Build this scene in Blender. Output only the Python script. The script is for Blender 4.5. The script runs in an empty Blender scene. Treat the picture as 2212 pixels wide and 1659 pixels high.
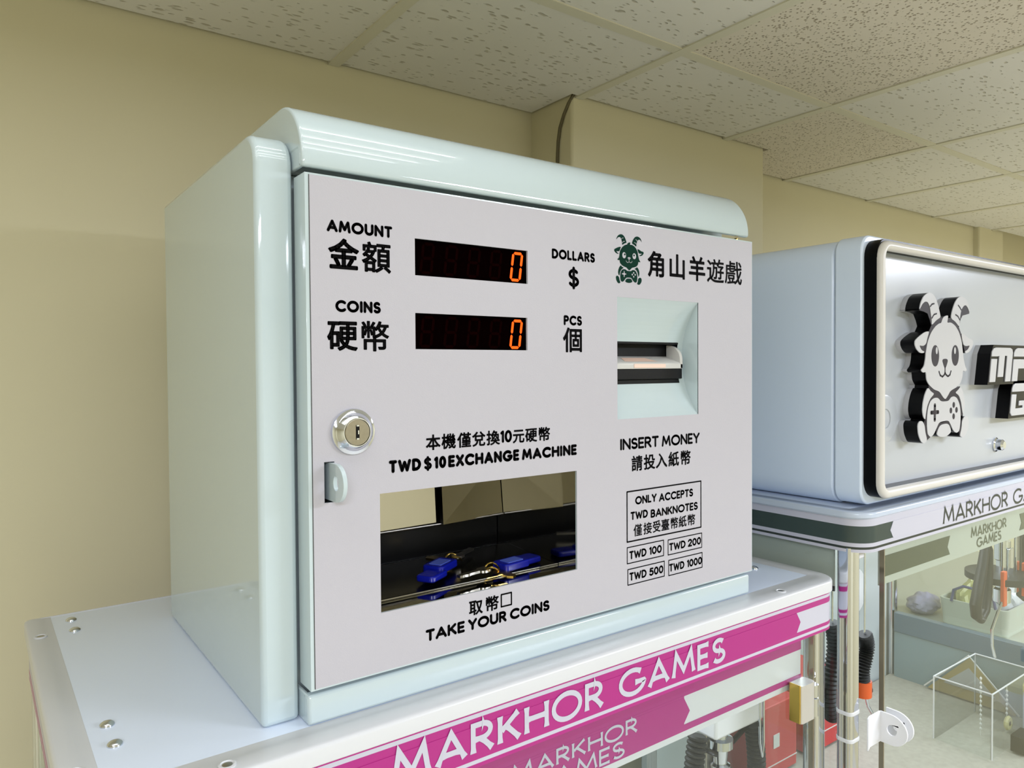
import bpy, bmesh, math, random
from mathutils import Matrix, Vector
from mathutils.geometry import tessellate_polygon

# ---------------------------------------------------------------- camera, light, exposure
S = bpy.context.scene
COL = S.collection
S.view_settings.view_transform = 'Standard'
S.view_settings.look = 'None'
S.view_settings.gamma = 1.0
S.view_settings.use_curve_mapping = False
S.view_settings.exposure = 1.12

cam_data = bpy.data.cameras.new('camera')
cam_data.sensor_width = 36.0
cam_data.lens = 36.0 * 1585.56 / 2212.0
cam_data.clip_start = 0.02
cam = bpy.data.objects.new('camera', cam_data)
COL.objects.link(cam)
R_, U_, F_ = (0.8061, -0.5917, -0.0069), (0.0184, 0.0135, 0.9997), (0.5915, 0.8060, -0.0218)
cam.matrix_world = Matrix(((R_[0], U_[0], -F_[0], -0.1687), (R_[1], U_[1], -F_[1], -0.4492),
                           (R_[2], U_[2], -F_[2], 0.2291), (0, 0, 0, 1)))
S.camera = cam

W = bpy.data.worlds.new('room_ambient')
S.world = W
W.use_nodes = True
W.node_tree.nodes['Background'].inputs[0].default_value = (0.8, 0.85, 0.8, 1)
W.node_tree.nodes['Background'].inputs[1].default_value = 0.02

CEIL = 0.629
FLOOR = -1.6
TUBE_ROWS = []          # filled by the ceiling lamps below: (x, y, length, power)
def area_light(x, y, z, length, power, color, width=0.022):
    l = bpy.data.lights.new('lamp_or_fill_light', 'AREA')
    l.shape = 'RECTANGLE'; l.size = length; l.size_y = width
    l.energy = power; l.color = color
    o = bpy.data.objects.new('lamp_or_fill_light', l)
    o.location = (x, y, z)
    COL.objects.link(o)
    return o
LAMP_WARM = (0.80, 0.855, 1.0)
FILL_COOL = (0.86, 0.93, 1.0)
# ceiling fluorescent fittings, all but the first added as fill: x centre, y centre, length, power per tube, colour
LAMPS = [(-0.10, -0.17, 0.70, 0.075, LAMP_WARM, 0.005), (-0.62, -1.30, 0.70, 3.9, LAMP_WARM, 0.078),
         (1.17, -1.30, 0.70, 4.1, LAMP_WARM, 0.078), (2.15, -0.75, 0.70, 3.0, LAMP_WARM, 0.078)]
# fill lights added inside the two glass cabinets: x, y, z, length, power
CABINET_FILL = [(0.22, 0.16, -0.060, 0.55, 0.55), (0.95, 0.12, 0.018, 0.55, 0.75)]
for _x, _y, _z, _l, _p in CABINET_FILL:
    area_light(_x, _y, _z, _l, _p, FILL_COOL).data.size_y = 0.16

# ---------------------------------------------------------------- helpers
def lin(c):
    return tuple((v / 12.92) if v <= 0.04045 else ((v + 0.055) / 1.055) ** 2.4 for v in (x / 255.0 for x in c))

def mat(name, rgb, rough=0.5, metal=0.0, emit=None, es=0.0, noise=0.0, nscale=400.0, bump=0.0, coat=0.0, spec=0.5, trans=0.0):
    m = bpy.data.materials.new(name); m.use_nodes = True
    nt = m.node_tree; b = nt.nodes['Principled BSDF']
    c = lin(rgb) + (1,)
    b.inputs['Base Color'].default_value = c
    b.inputs['Roughness'].default_value = rough
    b.inputs['Metallic'].default_value = metal
    b.inputs['Specular IOR Level'].default_value = spec
    b.inputs['Coat Weight'].default_value = coat
    b.inputs['Coat Roughness'].default_value = 0.02
    b.inputs['Transmission Weight'].default_value = trans
    if emit:
        b.inputs['Emission Color'].default_value = lin(emit) + (1,)
        b.inputs['Emission Strength'].default_value = es
    tc = nt.nodes.new('ShaderNodeTexCoord')
    n = nt.nodes.new('ShaderNodeTexNoise'); n.inputs['Scale'].default_value = nscale
    n.inputs['Detail'].default_value = 3
    nt.links.new(tc.outputs['Object'], n.inputs['Vector'])
    if noise > 0:
        mx = nt.nodes.new('ShaderNodeMix'); mx.data_type = 'RGBA'; mx.blend_type = 'MULTIPLY'
        mx.inputs['Factor'].default_value = noise
        mx.inputs[6].default_value = c
        r = nt.nodes.new('ShaderNodeMapRange'); r.inputs['To Min'].default_value = 0.3; r.inputs['To Max'].default_value = 1.3
        nt.links.new(n.outputs['Fac'], r.inputs['Value'])
        nt.links.new(r.outputs['Result'], mx.inputs[7])
        nt.links.new(mx.outputs[2], b.inputs['Base Color'])
    if bump > 0:
        bp = nt.nodes.new('ShaderNodeBump'); bp.inputs['Strength'].default_value = bump
        bp.inputs['Distance'].default_value = 0.001
        nt.links.new(n.outputs['Fac'], bp.inputs['Height'])
        nt.links.new(bp.outputs['Normal'], b.inputs['Normal'])
    return m

def glass_mat(name, rgb, amount=0.06, tint=None):
    m = bpy.data.materials.new(name); m.use_nodes = True
    nt = m.node_tree; nt.nodes.clear()
    out = nt.nodes.new('ShaderNodeOutputMaterial')
    t = nt.nodes.new('ShaderNodeBsdfTransparent'); t.inputs[0].default_value = lin(tint or (250, 252, 251)) + (1,)
    g = nt.nodes.new('ShaderNodeBsdfGlossy'); g.inputs['Roughness'].default_value = 0.02
    g.inputs[0].default_value = lin(rgb) + (1,)
    f = nt.nodes.new('ShaderNodeFresnel'); f.inputs[0].default_value = 1.45
    a = nt.nodes.new('ShaderNodeMath'); a.operation = 'ADD'; a.inputs[1].default_value = amount
    mx = nt.nodes.new('ShaderNodeMixShader')
    ge = nt.nodes.new('ShaderNodeNewGeometry')
    inv = nt.nodes.new('ShaderNodeMath'); inv.operation = 'SUBTRACT'; inv.inputs[0].default_value = 1.0
    mu = nt.nodes.new('ShaderNodeMath'); mu.operation = 'MULTIPLY'
    nt.links.new(ge.outputs['Backfacing'], inv.inputs[1])
    nt.links.new(f.outputs[0], a.inputs[0]); nt.links.new(a.outputs[0], mu.inputs[0]); nt.links.new(inv.outputs[0], mu.inputs[1])
    nt.links.new(mu.outputs[0], mx.inputs[0])
    nt.links.new(t.outputs[0], mx.inputs[1]); nt.links.new(g.outputs[0], mx.inputs[2])
    nt.links.new(mx.outputs[0], out.inputs[0])
    return m

def tile_mat(name, rgb, hole, fissured):
    m = bpy.data.materials.new(name); m.use_nodes = True
    nt = m.node_tree; b = nt.nodes['Principled BSDF']; b.inputs['Roughness'].default_value = 0.9
    tc = nt.nodes.new('ShaderNodeTexCoord')
    mp = nt.nodes.new('ShaderNodeMapping')
    mp.inputs['Scale'].default_value = (62, 170, 90) if fissured else (230, 230, 230)
    nt.links.new(tc.outputs['Object'], mp.inputs['Vector'])
    n0 = nt.nodes.new('ShaderNodeTexNoise'); n0.inputs['Scale'].default_value = 60; n0.inputs['Detail'].default_value = 2
    nt.links.new(tc.outputs['Object'], n0.inputs['Vector'])
    add = nt.nodes.new('ShaderNodeMix'); add.data_type = 'RGBA'; add.blend_type = 'ADD'
    add.inputs['Factor'].default_value = 1.2 if fissured else 0.8
    nt.links.new(mp.outputs[0], add.inputs[6]); nt.links.new(n0.outputs['Color'], add.inputs[7])
    v = nt.nodes.new('ShaderNodeTexVoronoi'); v.inputs['Scale'].default_value = 1.0; v.inputs['Randomness'].default_value = 1
    nt.links.new(add.outputs[2], v.inputs['Vector'])
    # each cell has its own hole size
    sep = nt.nodes.new('ShaderNodeSeparateColor'); nt.links.new(v.outputs['Color'], sep.inputs[0])
    sz = nt.nodes.new('ShaderNodeMapRange'); sz.inputs['To Min'].default_value = 0.02 if fissured else 0.10
    sz.inputs['To Max'].default_value = 0.36 if fissured else 0.40
    nt.links.new(sep.outputs[0], sz.inputs['Value'])
    sub = nt.nodes.new('ShaderNodeMath'); sub.operation = 'SUBTRACT'
    nt.links.new(v.outputs['Distance'], sub.inputs[0]); nt.links.new(sz.outputs[0], sub.inputs[1])
    r = nt.nodes.new('ShaderNodeMapRange'); r.inputs['From Min'].default_value = -0.10; r.inputs['From Max'].default_value = 0.04
    nt.links.new(sub.outputs[0], r.inputs['Value'])
    mx = nt.nodes.new('ShaderNodeMix'); mx.data_type = 'RGBA'
    mx.inputs[6].default_value = lin(hole) + (1,); mx.inputs[7].default_value = lin(rgb) + (1,)
    nt.links.new(r.outputs[0], mx.inputs['Factor']); nt.links.new(mx.outputs[2], b.inputs['Base Color'])
    bp = nt.nodes.new('ShaderNodeBump'); bp.inputs['Strength'].default_value = 0.7; bp.inputs['Distance'].default_value = 0.002
    nt.links.new(r.outputs[0], bp.inputs['Height']); nt.links.new(bp.outputs['Normal'], b.inputs['Normal'])
    return m

M = {}
M['wall'] = mat('cream wall paint', (216, 208, 174), 0.75, noise=0.12, nscale=2.5, bump=0.05)
M['floor'] = mat('grey floor tiles', (208, 206, 198), 0.4, noise=0.2, nscale=6)
M['tile'] = tile_mat('fissured mineral ceiling tile', (226, 222, 210), (192, 185, 166), True)
M['tile_pin'] = tile_mat('pinholed ceiling tile', (222, 213, 194), (160, 147, 124), False)
M['grid'] = mat('beige tee bar', (214, 209, 186), 0.5)
M['mint'] = mat('mint white gloss paint', (192, 206, 208), 0.06, bump=0.012, nscale=260, coat=0.4)
M['print'] = mat('pale lilac grey printed film', (184, 181, 187), 0.42, bump=0.12, nscale=1500, spec=0.35)
M['ink'] = mat('black ink', (4, 3, 4), 0.6, spec=0.05)
M['inkline'] = mat('grey edge line', (70, 70, 68), 0.6)
M['green'] = mat('dark green ink', (0, 46, 34), 0.6, spec=0.08)
M['led_black'] = mat('black display window', (5, 1, 1), 0.1, spec=0.0)
M['seg_off'] = mat('unlit dark red segment', (15, 2, 2), 0.6, spec=0.0)
M['seg_on'] = mat('lit orange segment', (40, 8, 2), 0.5, emit=(255, 84, 4), es=0.95, spec=0.1)
M['chrome'] = mat('chrome', (218, 222, 230), 0.09, 1.0)
M['steel'] = mat('mirror stainless steel', (168, 165, 156), 0.05, 1.0)
M['steel_brushed'] = mat('brushed steel', (176, 173, 166), 0.28, 1.0)
M['steel_dark'] = mat('dull dark steel', (96, 93, 84), 0.25, 1.0)
M['tag_blue'] = mat('blue tag label', (84, 104, 196), 0.35)
M['silver'] = mat('satin silver hinge', (206, 203, 198), 0.32, 0.55)
M['brass'] = mat('brass', (205, 175, 95), 0.2, 1.0)
M['dark_metal'] = mat('worn lock face metal', (158, 152, 138), 0.3, 1.0, noise=0.2, nscale=500)
M['black'] = mat('black plastic', (5, 5, 5), 0.4, spec=0.2)
M['black_gloss'] = mat('black gloss acrylic', (5, 5, 6), 0.3, spec=0.15)
M['bezel'] = mat('white frosted bezel', (205, 203, 198), 0.25)
M['glow'] = mat('warm lit bezel window', (222, 200, 186), 0.35, emit=(255, 180, 130), es=0.05)
M['blue_tag'] = mat('royal blue plastic', (10, 22, 140), 0.25)
M['plate'] = mat('bluish white gloss plate', (226, 236, 252), 0.2, coat=0.2)
M['rim'] = mat('frosted translucent white plastic', (208, 209, 210), 0.3)
M['rim_shade_tint'] = mat('white plastic with painted sign shade', (188, 198, 212), 0.15)  # shade and reflection of the sign box put into the rim colour
M['pink'] = mat('magenta pink print', (168, 34, 122), 0.4)
M['white_print'] = mat('white print', (190, 189, 200), 0.4)
M['dark_green'] = mat('dark grey green print', (52, 66, 62), 0.4)
M['band_green'] = mat('olive dark green print', (70, 76, 58), 0.4)
M['dark_line'] = mat('dark line print', (42, 50, 44), 0.4)
M['pale_green'] = mat('pale greenish white print', (180, 184, 172), 0.35)
M['glass'] = glass_mat('clear glass', (235, 240, 238), 0.02)
M['acrylic'] = glass_mat('clear acrylic', (245, 245, 245), 0.03)
M['glass_edge'] = mat('glass edge', (150, 140, 122), 0.1, 0.6)
M['lightbox'] = mat('pale blue white paint', (222, 235, 252), 0.3, coat=0.1)
M['cream_tube'] = mat('cream silicone tube', (212, 208, 200), 0.35)
M['panel'] = mat('light grey sign panel', (184, 188, 192), 0.22)
M['face_white'] = mat('white acrylic face', (190, 190, 193), 0.25)
M['face_grey'] = mat('charcoal grey print', (52, 48, 53), 0.5, spec=0.15)
M['plush'] = mat('beige plush cloth', (164, 160, 147), 0.95, noise=0.35, nscale=120, bump=0.6)
M['bluegrey'] = mat('blue grey panel', (120, 138, 142), 0.3)
M['bluegrey_dark'] = mat('darker blue grey panel', (86, 104, 116), 0.3)
M['back'] = mat('pale grey green back panel', (182, 188, 186), 0.25)
M['white'] = mat('white plastic', (226, 226, 228), 0.35)
M['rubber'] = mat('black ribbed rubber', (22, 22, 18), 0.5)
M['orange'] = mat('orange plastic', (216, 92, 40), 0.35)
M['red'] = mat('red card', (186, 62, 62), 0.5)
M['tan'] = mat('brown card', (160, 140, 84), 0.7)
M['grey_card'] = mat('grey card', (170, 168, 164), 0.7)
M['lilac'] = mat('pale lilac plastic', (198, 202, 226), 0.35)
M['yellow'] = mat('pale yellow plastic', (206, 196, 140), 0.5)
M['counter'] = mat('pale beige counter', (176, 177, 162), 0.5)
M['bin'] = mat('pale greenish bin plastic', (182, 188, 174), 0.45)
M['bag_olive'] = mat('olive plastic bag', (170, 170, 110), 0.4)
M['bag_lilac'] = mat('lilac grey plastic bag', (150, 146, 168), 0.35)
M['bag_grey'] = mat('silvery plastic bag', (190, 194, 198), 0.25)
M['navy'] = mat('navy handle', (60, 68, 110), 0.4)
M['cable'] = mat('brown grey cable', (96, 88, 60), 0.6)
M['lamp_body'] = mat('white lamp housing', (235, 235, 230), 0.4)
M['lamp_tube'] = mat('lit fluorescent tube', (255, 255, 250), 0.4, emit=(255, 253, 244), es=1.0)

class MB:
    """collects faces, builds ONE mesh object"""
    def __init__(s):
        s.v = []; s.f = []; s.mi = []; s.cur = 0
    def add(s, vs, fs):
        o = len(s.v); s.v += [tuple(x) for x in vs]
        for f in fs:
            s.f.append(tuple(i + o for i in f)); s.mi.append(s.cur)
        return s
    def box(s, x0, x1, y0, y1, z0, z1):
        v = [(x, y, z) for x in (x0, x1) for y in (y0, y1) for z in (z0, z1)]
        return s.add(v, [(0, 1, 3, 2), (4, 6, 7, 5), (0, 4, 5, 1), (2, 3, 7, 6), (0, 2, 6, 4), (1, 5, 7, 3)])
    def prism(s, poly, a, b, axis='y'):
        """poly of 2D points; axis y: (x,z), axis x: (y,z), axis z: (x,y)"""
        n = len(poly)
        P = {'y': lambda p, t: (p[0], t, p[1]), 'x': lambda p, t: (t, p[0], p[1]), 'z': lambda p, t: (p[0], p[1], t)}[axis]
        v = [P(p, a) for p in poly] + [P(p, b) for p in poly]
        if n <= 60:
            f = [tuple(range(n)), tuple(reversed(range(n, 2 * n)))]
        else:
            tri = tessellate_polygon([[Vector((p[0], p[1], 0)) for p in poly]])
            f = [tuple(t) for t in tri] + [tuple(i + n for i in reversed(t)) for t in tri]
        f += [(i, (i + 1) % n, n + (i + 1) % n, n + i) for i in range(n)]
        return s.add(v, f)
    def flat(s, poly, y):
        """flat polygon (x,z) in the plane y, facing -y"""
        tri = tessellate_polygon([[Vector((p[0], p[1], 0)) for p in poly]])
        return s.add([(p[0], y, p[1]) for p in poly], [tuple(t) for t in tri])
    def lathe(s, prof, c, axis, n=32):
        """prof: (radius, height along axis)"""
        vs = []
        ex = {'x': (Vector((0, 1, 0)), Vector((0, 0, 1)), Vector((1, 0, 0))),
              'y': (Vector((1, 0, 0)), Vector((0, 0, 1)), Vector((0, 1, 0))),
              'z': (Vector((1, 0, 0)), Vector((0, 1, 0)), Vector((0, 0, 1)))}[axis]
        c = Vector(c)
        for r, h in prof:
            for k in range(n):
                a = 2 * math.pi * k / n
                vs.append(c + ex[0] * (r * math.cos(a)) + ex[1] * (r * math.sin(a)) + ex[2] * h)
        fs = []
        for j in range(len(prof) - 1):
            for k in range(n):
                fs.append((j * n + k, j * n + (k + 1) % n, (j + 1) * n + (k + 1) % n, (j + 1) * n + k))
        fs.append(tuple(range(n))); fs.append(tuple((len(prof) - 1) * n + k for k in range(n)))
        return s.add(vs, fs)
    def tube(s, pts, r, n=10, closed=False):
        pts = [Vector(p) for p in pts]; m = len(pts)
        rs = r if isinstance(r, (list, tuple)) else [r] * m
        vs = []; up = None
        for i in range(m):
            if closed: t = pts[(i + 1) % m] - pts[i - 1]
            else: t = pts[min(i + 1, m - 1)] - pts[max(i - 1, 0)]
            t.normalize()
            if up is None:
                up = Vector((0, 0, 1)) if abs(t.z) < 0.9 else Vector((1, 0, 0))
            a = (up - t * up.dot(t))
            if a.length < 1e-6: a = t.orthogonal()
            a.normalize(); up = a; b = t.cross(a)
            for k in range(n):
                an = 2 * math.pi * k / n
                vs.append(pts[i] + a * (rs[i] * math.cos(an)) + b * (rs[i] * math.sin(an)))
        fs = []
        for i in range(m if closed else m - 1):
            j = (i + 1) % m
            for k in range(n):
                fs.append((i * n + k, i * n + (k + 1) % n, j * n + (k + 1) % n, j * n + k))
        if not closed:
            fs.append(tuple(reversed(range(n)))); fs.append(tuple((m - 1) * n + k for k in range(n)))
        return s.add(vs, fs)
    def ring(s, loops, closed_profile=False):
        """loops of equal length -> skinned band"""
        n = len(loops[0]); o = len(s.v)
        fs = []
        L = len(loops)
        for j in range(L if closed_profile else L - 1):
            a, b = j, (j + 1) % L
            for k in range(n):
                fs.append((a * n + k, a * n + (k + 1) % n, b * n + (k + 1) % n, b * n + k))
        return s.add([p for l in loops for p in l], fs)
    def build(s, name, mats, parent=None, bevel=0.0, smooth=True, seg=2, recalc=True, label=None):
        me = bpy.data.meshes.new(name)
        me.from_pydata(s.v, [], s.f)
        mats = mats if isinstance(mats, (list, tuple)) else [mats]
        for m in mats: me.materials.append(m if not isinstance(m, str) else M[m])
        for p, i in zip(me.polygons, s.mi): p.material_index = i
        me.validate()
        if recalc:
            bm = bmesh.new(); bm.from_mesh(me)
            bmesh.ops.recalc_face_normals(bm, faces=bm.faces)
            bm.to_mesh(me); bm.free()
        if smooth:
            for p in me.polygons: p.use_smooth = True
            me.set_sharp_from_angle(angle=math.radians(32))
        o = bpy.data.objects.new(name, me)
        COL.objects.link(o)
        if parent is not None: attach(o, parent)
        if bevel > 0:
            b = o.modifiers.new('bevel', 'BEVEL'); b.width = bevel; b.segments = seg; b.limit_method = 'ANGLE'
            b.angle_limit = math.radians(40)
            b.harden_normals = False
        if label: o['label'] = label
        return o

def attach(o, parent):
    o.parent = parent
    if parent.type == 'EMPTY':
        o.matrix_parent_inverse = Matrix.Translation(-Vector(parent.location))

def thing(name, label, cat, loc, group=None):
    o = bpy.data.objects.new(name, None); o.empty_display_size = 0.05
    o.location = loc; COL.objects.link(o)
    o['label'] = label; o['category'] = cat
    if group: o['group'] = group
    return o
def tag(o, label, cat, group=None):
    o['label'] = label; o['category'] = cat
    if group: o['group'] = group
    return o
def struct(o):
    o['kind'] = 'structure'; return o

def rrect(x0, x1, y0, y1, r, n=6):
    pts = []
    for cx, cy, a0 in ((x1 - r, y1 - r, 0), (x0 + r, y1 - r, 90), (x0 + r, y0 + r, 180), (x1 - r, y0 + r, 270)):
        for k in range(n + 1):
            a = math.radians(a0 + 90 * k / n)
            pts.append((cx + r * math.cos(a), cy + r * math.sin(a)))
    return pts
def rrect4(x0, x1, y0, y1, rf, rb, n=6):
    """front corners rf, back corners rb"""
    pts = []
    for cx, cy, a0, r in ((x1 - rb, y1 - rb, 0, rb), (x0 + rb, y1 - rb, 90, rb), (x0 + rf, y0 + rf, 180, rf), (x1 - rf, y0 + rf, 270, rf)):
        for k in range(n + 1):
            a = math.radians(a0 + 90 * k / n)
            pts.append((cx + r * math.cos(a), cy + r * math.sin(a)))
    return pts
def arc(cx, cz, rx, rz, a0, a1, n=14):
    return [(cx + rx * math.cos(math.radians(a0 + (a1 - a0) * k / n)), cz + rz * math.sin(math.radians(a0 + (a1 - a0) * k / n))) for k in range(n + 1)]
def ellipse(cx, cz, rx, rz, n=28):
    return arc(cx, cz, rx, rz, 0, 360, n)[:-1]
def chaikin(p, it=1):
    for _ in range(it):
        q = []
        for i in range(len(p)):
            a, b = p[i], p[(i + 1) % len(p)]
            q += [(a[0] * .8 + b[0] * .2, a[1] * .8 + b[1] * .2), (a[0] * .2 + b[0] * .8, a[1] * .2 + b[1] * .8)]
        p = q
    return p

# ---------------------------------------------------------------- lettering
def ribbon(mb, pts, r, y):
    """a mitred pen stroke, one strip"""
    P = [Vector(p) for p in pts]; m = len(P); closed = (P[0] - P[-1]).length < 1e-7
    if closed: P = P[:-1]; m -= 1
    L = []; Rr = []
    for i in range(m):
        a = P[i - 1] if (i > 0 or closed) else None
        b = P[(i + 1) % m] if (i < m - 1 or closed) else None
        d1 = (P[i] - a).normalized() if a is not None else None
        d2 = (b - P[i]).normalized() if b is not None else None
        if d1 is None: d1 = d2
        if d2 is None: d2 = d1
        n1, n2 = Vector((-d1.y, d1.x)), Vector((-d2.y, d2.x)); nn = n1 + n2
        if nn.length < 1e-6: nn = n1
        nn.normalize(); k = r / max(nn.dot(n1), .34)
        L.append(P[i] + nn * k); Rr.append(P[i] - nn * k)
    vs = [(q.x, y, q.y) for q in L] + [(q.x, y, q.y) for q in Rr]
    mb.add(vs, [(i, (i + 1) % m, m + (i + 1) % m, m + i) for i in range(m if closed else m - 1)])
    if not closed:
        for e, f in ((P[0], P[1]), (P[-1], P[-2])):
            d = f - e; l = min(d.length, r * 2.0); d.normalize(); q = Vector((-d.y, d.x)); c = e + d * l
            mb.add([(e.x + q.x * r * 1.32, y - 2e-5, e.y + q.y * r * 1.32), (c.x + q.x * r, y - 2e-5, c.y + q.y * r),
                    (c.x - q.x * r, y - 2e-5, c.y - q.y * r), (e.x - q.x * r * 1.32, y - 2e-5, e.y - q.y * r * 1.32)], [(0, 1, 2, 3)])

def stroke(mb, pts, r, y, round_caps=True, n=10, dy=0.0):
    """a flat pen stroke through (x,z) points in the plane y"""
    for i in range(len(pts) - 1):
        a, b = Vector(pts[i]), Vector(pts[i + 1]); d = b - a
        if d.length < 1e-9: continue
        d.normalize(); q = Vector((-d.y, d.x)) * r
        mb.add([(a.x + q.x, y, a.y + q.y), (b.x + q.x, y, b.y + q.y), (b.x - q.x, y, b.y - q.y), (a.x - q.x, y, a.y - q.y)], [(0, 1, 2, 3)])
    js = pts if round_caps else pts[1:-1]
    for p in js:
        mb.add([(p[0] + r * math.cos(2 * math.pi * k / n), y, p[1] + r * math.sin(2 * math.pi * k / n)) for k in range(n)], [tuple(range(n))])
    if not round_caps:      # small flares at the free ends
        for e, f in ((pts[0], pts[1]), (pts[-1], pts[-2])):
            a, b = Vector(e), Vector(f); d = (b - a)
            L = min(d.length, r * 2.2); d.normalize(); q = Vector((-d.y, d.x)); c = a + d * L
            mb.add([(a.x + q.x * r * 1.5, y - 2e-5, a.y + q.y * r * 1.5), (c.x + q.x * r, y - 2e-5, c.y + q.y * r),
                    (c.x - q.x * r, y - 2e-5, c.y - q.y * r), (a.x - q.x * r * 1.5, y - 2e-5, a.y - q.y * r * 1.5)], [(0, 1, 2, 3)])

_S = arc(.27, .75, .25, .25, 35, 270, 14) + arc(.27, .25, .27, .25, 90, -150, 14)
GL = {
 'A': (.82, [[(0, 0), (.41, 1), (.82, 0)], [(.13, .3), (.69, .3)]]),
 'B': (.56, [[(.3, .52), (0, .52)], [(0, 0), (0, 1)] + [(.28, 1)] + arc(.28, .76, .22, .24, 90, -90) + arc(.28, .26, .28, .26, 90, -90) + [(0, 0)]]),
 'C': (.84, [arc(.5, .5, .5, .5, 48, 312, 20)]),
 'D': (.74, [[(0, 0), (0, 1), (.25, 1)] + arc(.25, .5, .49, .5, 90, -90) + [(0, 0)]]),
 'E': (.48, [[(.48, 1), (0, 1), (0, 0), (.48, 0)], [(0, .5), (.43, .5)]]),
 'G': (.96, [arc(.5, .5, .5, .5, 48, 350, 22) + [(.97, .45), (.6, .45)]]),
 'H': (.7, [[(0, 0), (0, 1)], [(.7, 0), (.7, 1)], [(0, .52), (.7, .52)]]),
 'I': (0.02, [[(.01, 0), (.01, 1)]]),
 'K': (.64, [[(0, 0), (0, 1)], [(.6, 1), (.05, .46)], [(.2, .6), (.64, 0)]]),
 'L': (.46, [[(0, 1), (0, 0), (.46, 0)]]),
 'M': (.95, [[(0, 0), (.13, 1), (.475, .2), (.82, 1), (.95, 0)]]),
 'N': (.7, [[(0, 0), (0, 1), (.7, 0), (.7, 1)]]),
 'O': (1.0, [arc(.5, .5, .5, .5, 0, 360, 28)]),
 'P': (.55, [[(0, 0), (0, 1), (.28, 1)] + arc(.28, .74, .27, .26, 90, -90) + [(0, .48)]]),
 'R': (.6, [[(0, 0), (0, 1), (.28, 1)] + arc(.28, .74, .27, .26, 90, -90) + [(0, .48)], [(.26, .48), (.6, 0)]]),
 'S': (.54, [_S]),
 'T': (.6, [[(0, 1), (.6, 1)], [(.3, 1), (.3, 0)]]),
 'U': (.68, [[(0, 1), (0, .34)] + arc(.34, .34, .34, .34, 180, 360) + [(.68, 1)]]),
 'W': (1.2, [[(0, 1), (.3, 0), (.6, .85), (.9, 0), (1.2, 1)]]),
 'X': (.66, [[(0, 0), (.66, 1)], [(0, 1), (.66, 0)]]),
 'Y': (.7, [[(0, 1), (.35, .47), (.7, 1)], [(.35, .47), (.35, 0)]]),
 '0': (.56, [arc(.28, .5, .28, .5, 0, 360, 24)]),
 '1': (.16, [[(0, .86), (.16, 1), (.16, 0)]]),
 '2': (.54, [arc(.27, .72, .27, .28, 165, -35, 12) + [(0, 0), (.54, 0)]]),
 '5': (.52, [[(.48, 1), (.1, 1), (.05, .55)] + arc(.24, .32, .28, .32, 122, -150, 14)]),
 '$': (.54, [_S, [(.27, -.16), (.27, 1.16)]]),
}
def latin(mb, text, x0, x1, z0, z1, r, y, gap=None, serif=False):
    h = z1 - z0 - 2 * r
    if gap is None: gap = 0.55 * r if not serif else 0.9 * r
    ws = sum(GL[c][0] for c in text if c != ' ')
    fixed = sum(2 * r for c in text if c != ' ') + gap * (len(text) - 1)
    fixed += sum(h * .22 for c in text if c == ' ')
    k = ((x1 - x0) - fixed) / max(ws, 1e-6)
    x = x0; lay = 0
    for c in text:
        if c == ' ':
            x += h * .22 + gap; continue
        w, st = GL[c]
        for j, s in enumerate(st):
            q = [(x + r + p[0] * k, z0 + r + p[1] * h) for p in s]
            if serif: ribbon(mb, q, r, y - 6e-5 * (j % 3))
            else: stroke(mb, q, r, y - 3e-5 * (j % 3))
        x += w * k + 2 * r + gap

_cjk = {}
def cjk(mb, ch, x0, x1, z0, z1, r, y):
    """an ideograph from Blender's built-in font, thickened with rounded edges"""
    if ch not in _cjk:
        cu = bpy.data.curves.new('glyph', 'FONT'); cu.body = ch; cu.resolution_u = 3
        ob = bpy.data.objects.new('glyph', cu); COL.objects.link(ob)
        bpy.context.view_layer.update()
        me = bpy.data.meshes.new_from_object(ob.evaluated_get(bpy.context.evaluated_depsgraph_get()))
        vs = [(v.co.x, v.co.y) for v in me.vertices]; fs = [tuple(p.vertices) for p in me.polygons]
        cnt = {}
        for f in fs:
            for i in range(len(f)):
                e = (f[i], f[(i + 1) % len(f)]); e = (min(e), max(e)); cnt[e] = cnt.get(e, 0) + 1
        _cjk[ch] = (vs, fs, [e for e, c in cnt.items() if c == 1])
        bpy.data.objects.remove(ob); bpy.data.meshes.remove(me); bpy.data.curves.remove(cu)
    vs, fs, ed = _cjk[ch]
    x0 += r * .6; x1 -= r * .6; z0 += r * .6; z1 -= r * .6
    X = lambda u: x0 + (u - .04) / .92 * (x1 - x0)
    Z = lambda v: z0 + (v + .08) / .93 * (z1 - z0)
    mb.add([(X(a), y, Z(b)) for a, b in vs], fs)
    for a, b in ed:
        stroke(mb, [(X(vs[a][0]), Z(vs[a][1])), (X(vs[b][0]), Z(vs[b][1]))], r, y - 1e-5, True, 8)

def frame_lines(mb, x0, x1, z0, z1, r, y):
    stroke(mb, [(x0 + r, z0 + r), (x1 - r, z0 + r), (x1 - r, z1 - r), (x0 + r, z1 - r), (x0 + r, z0 + r)], r, y)

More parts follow.
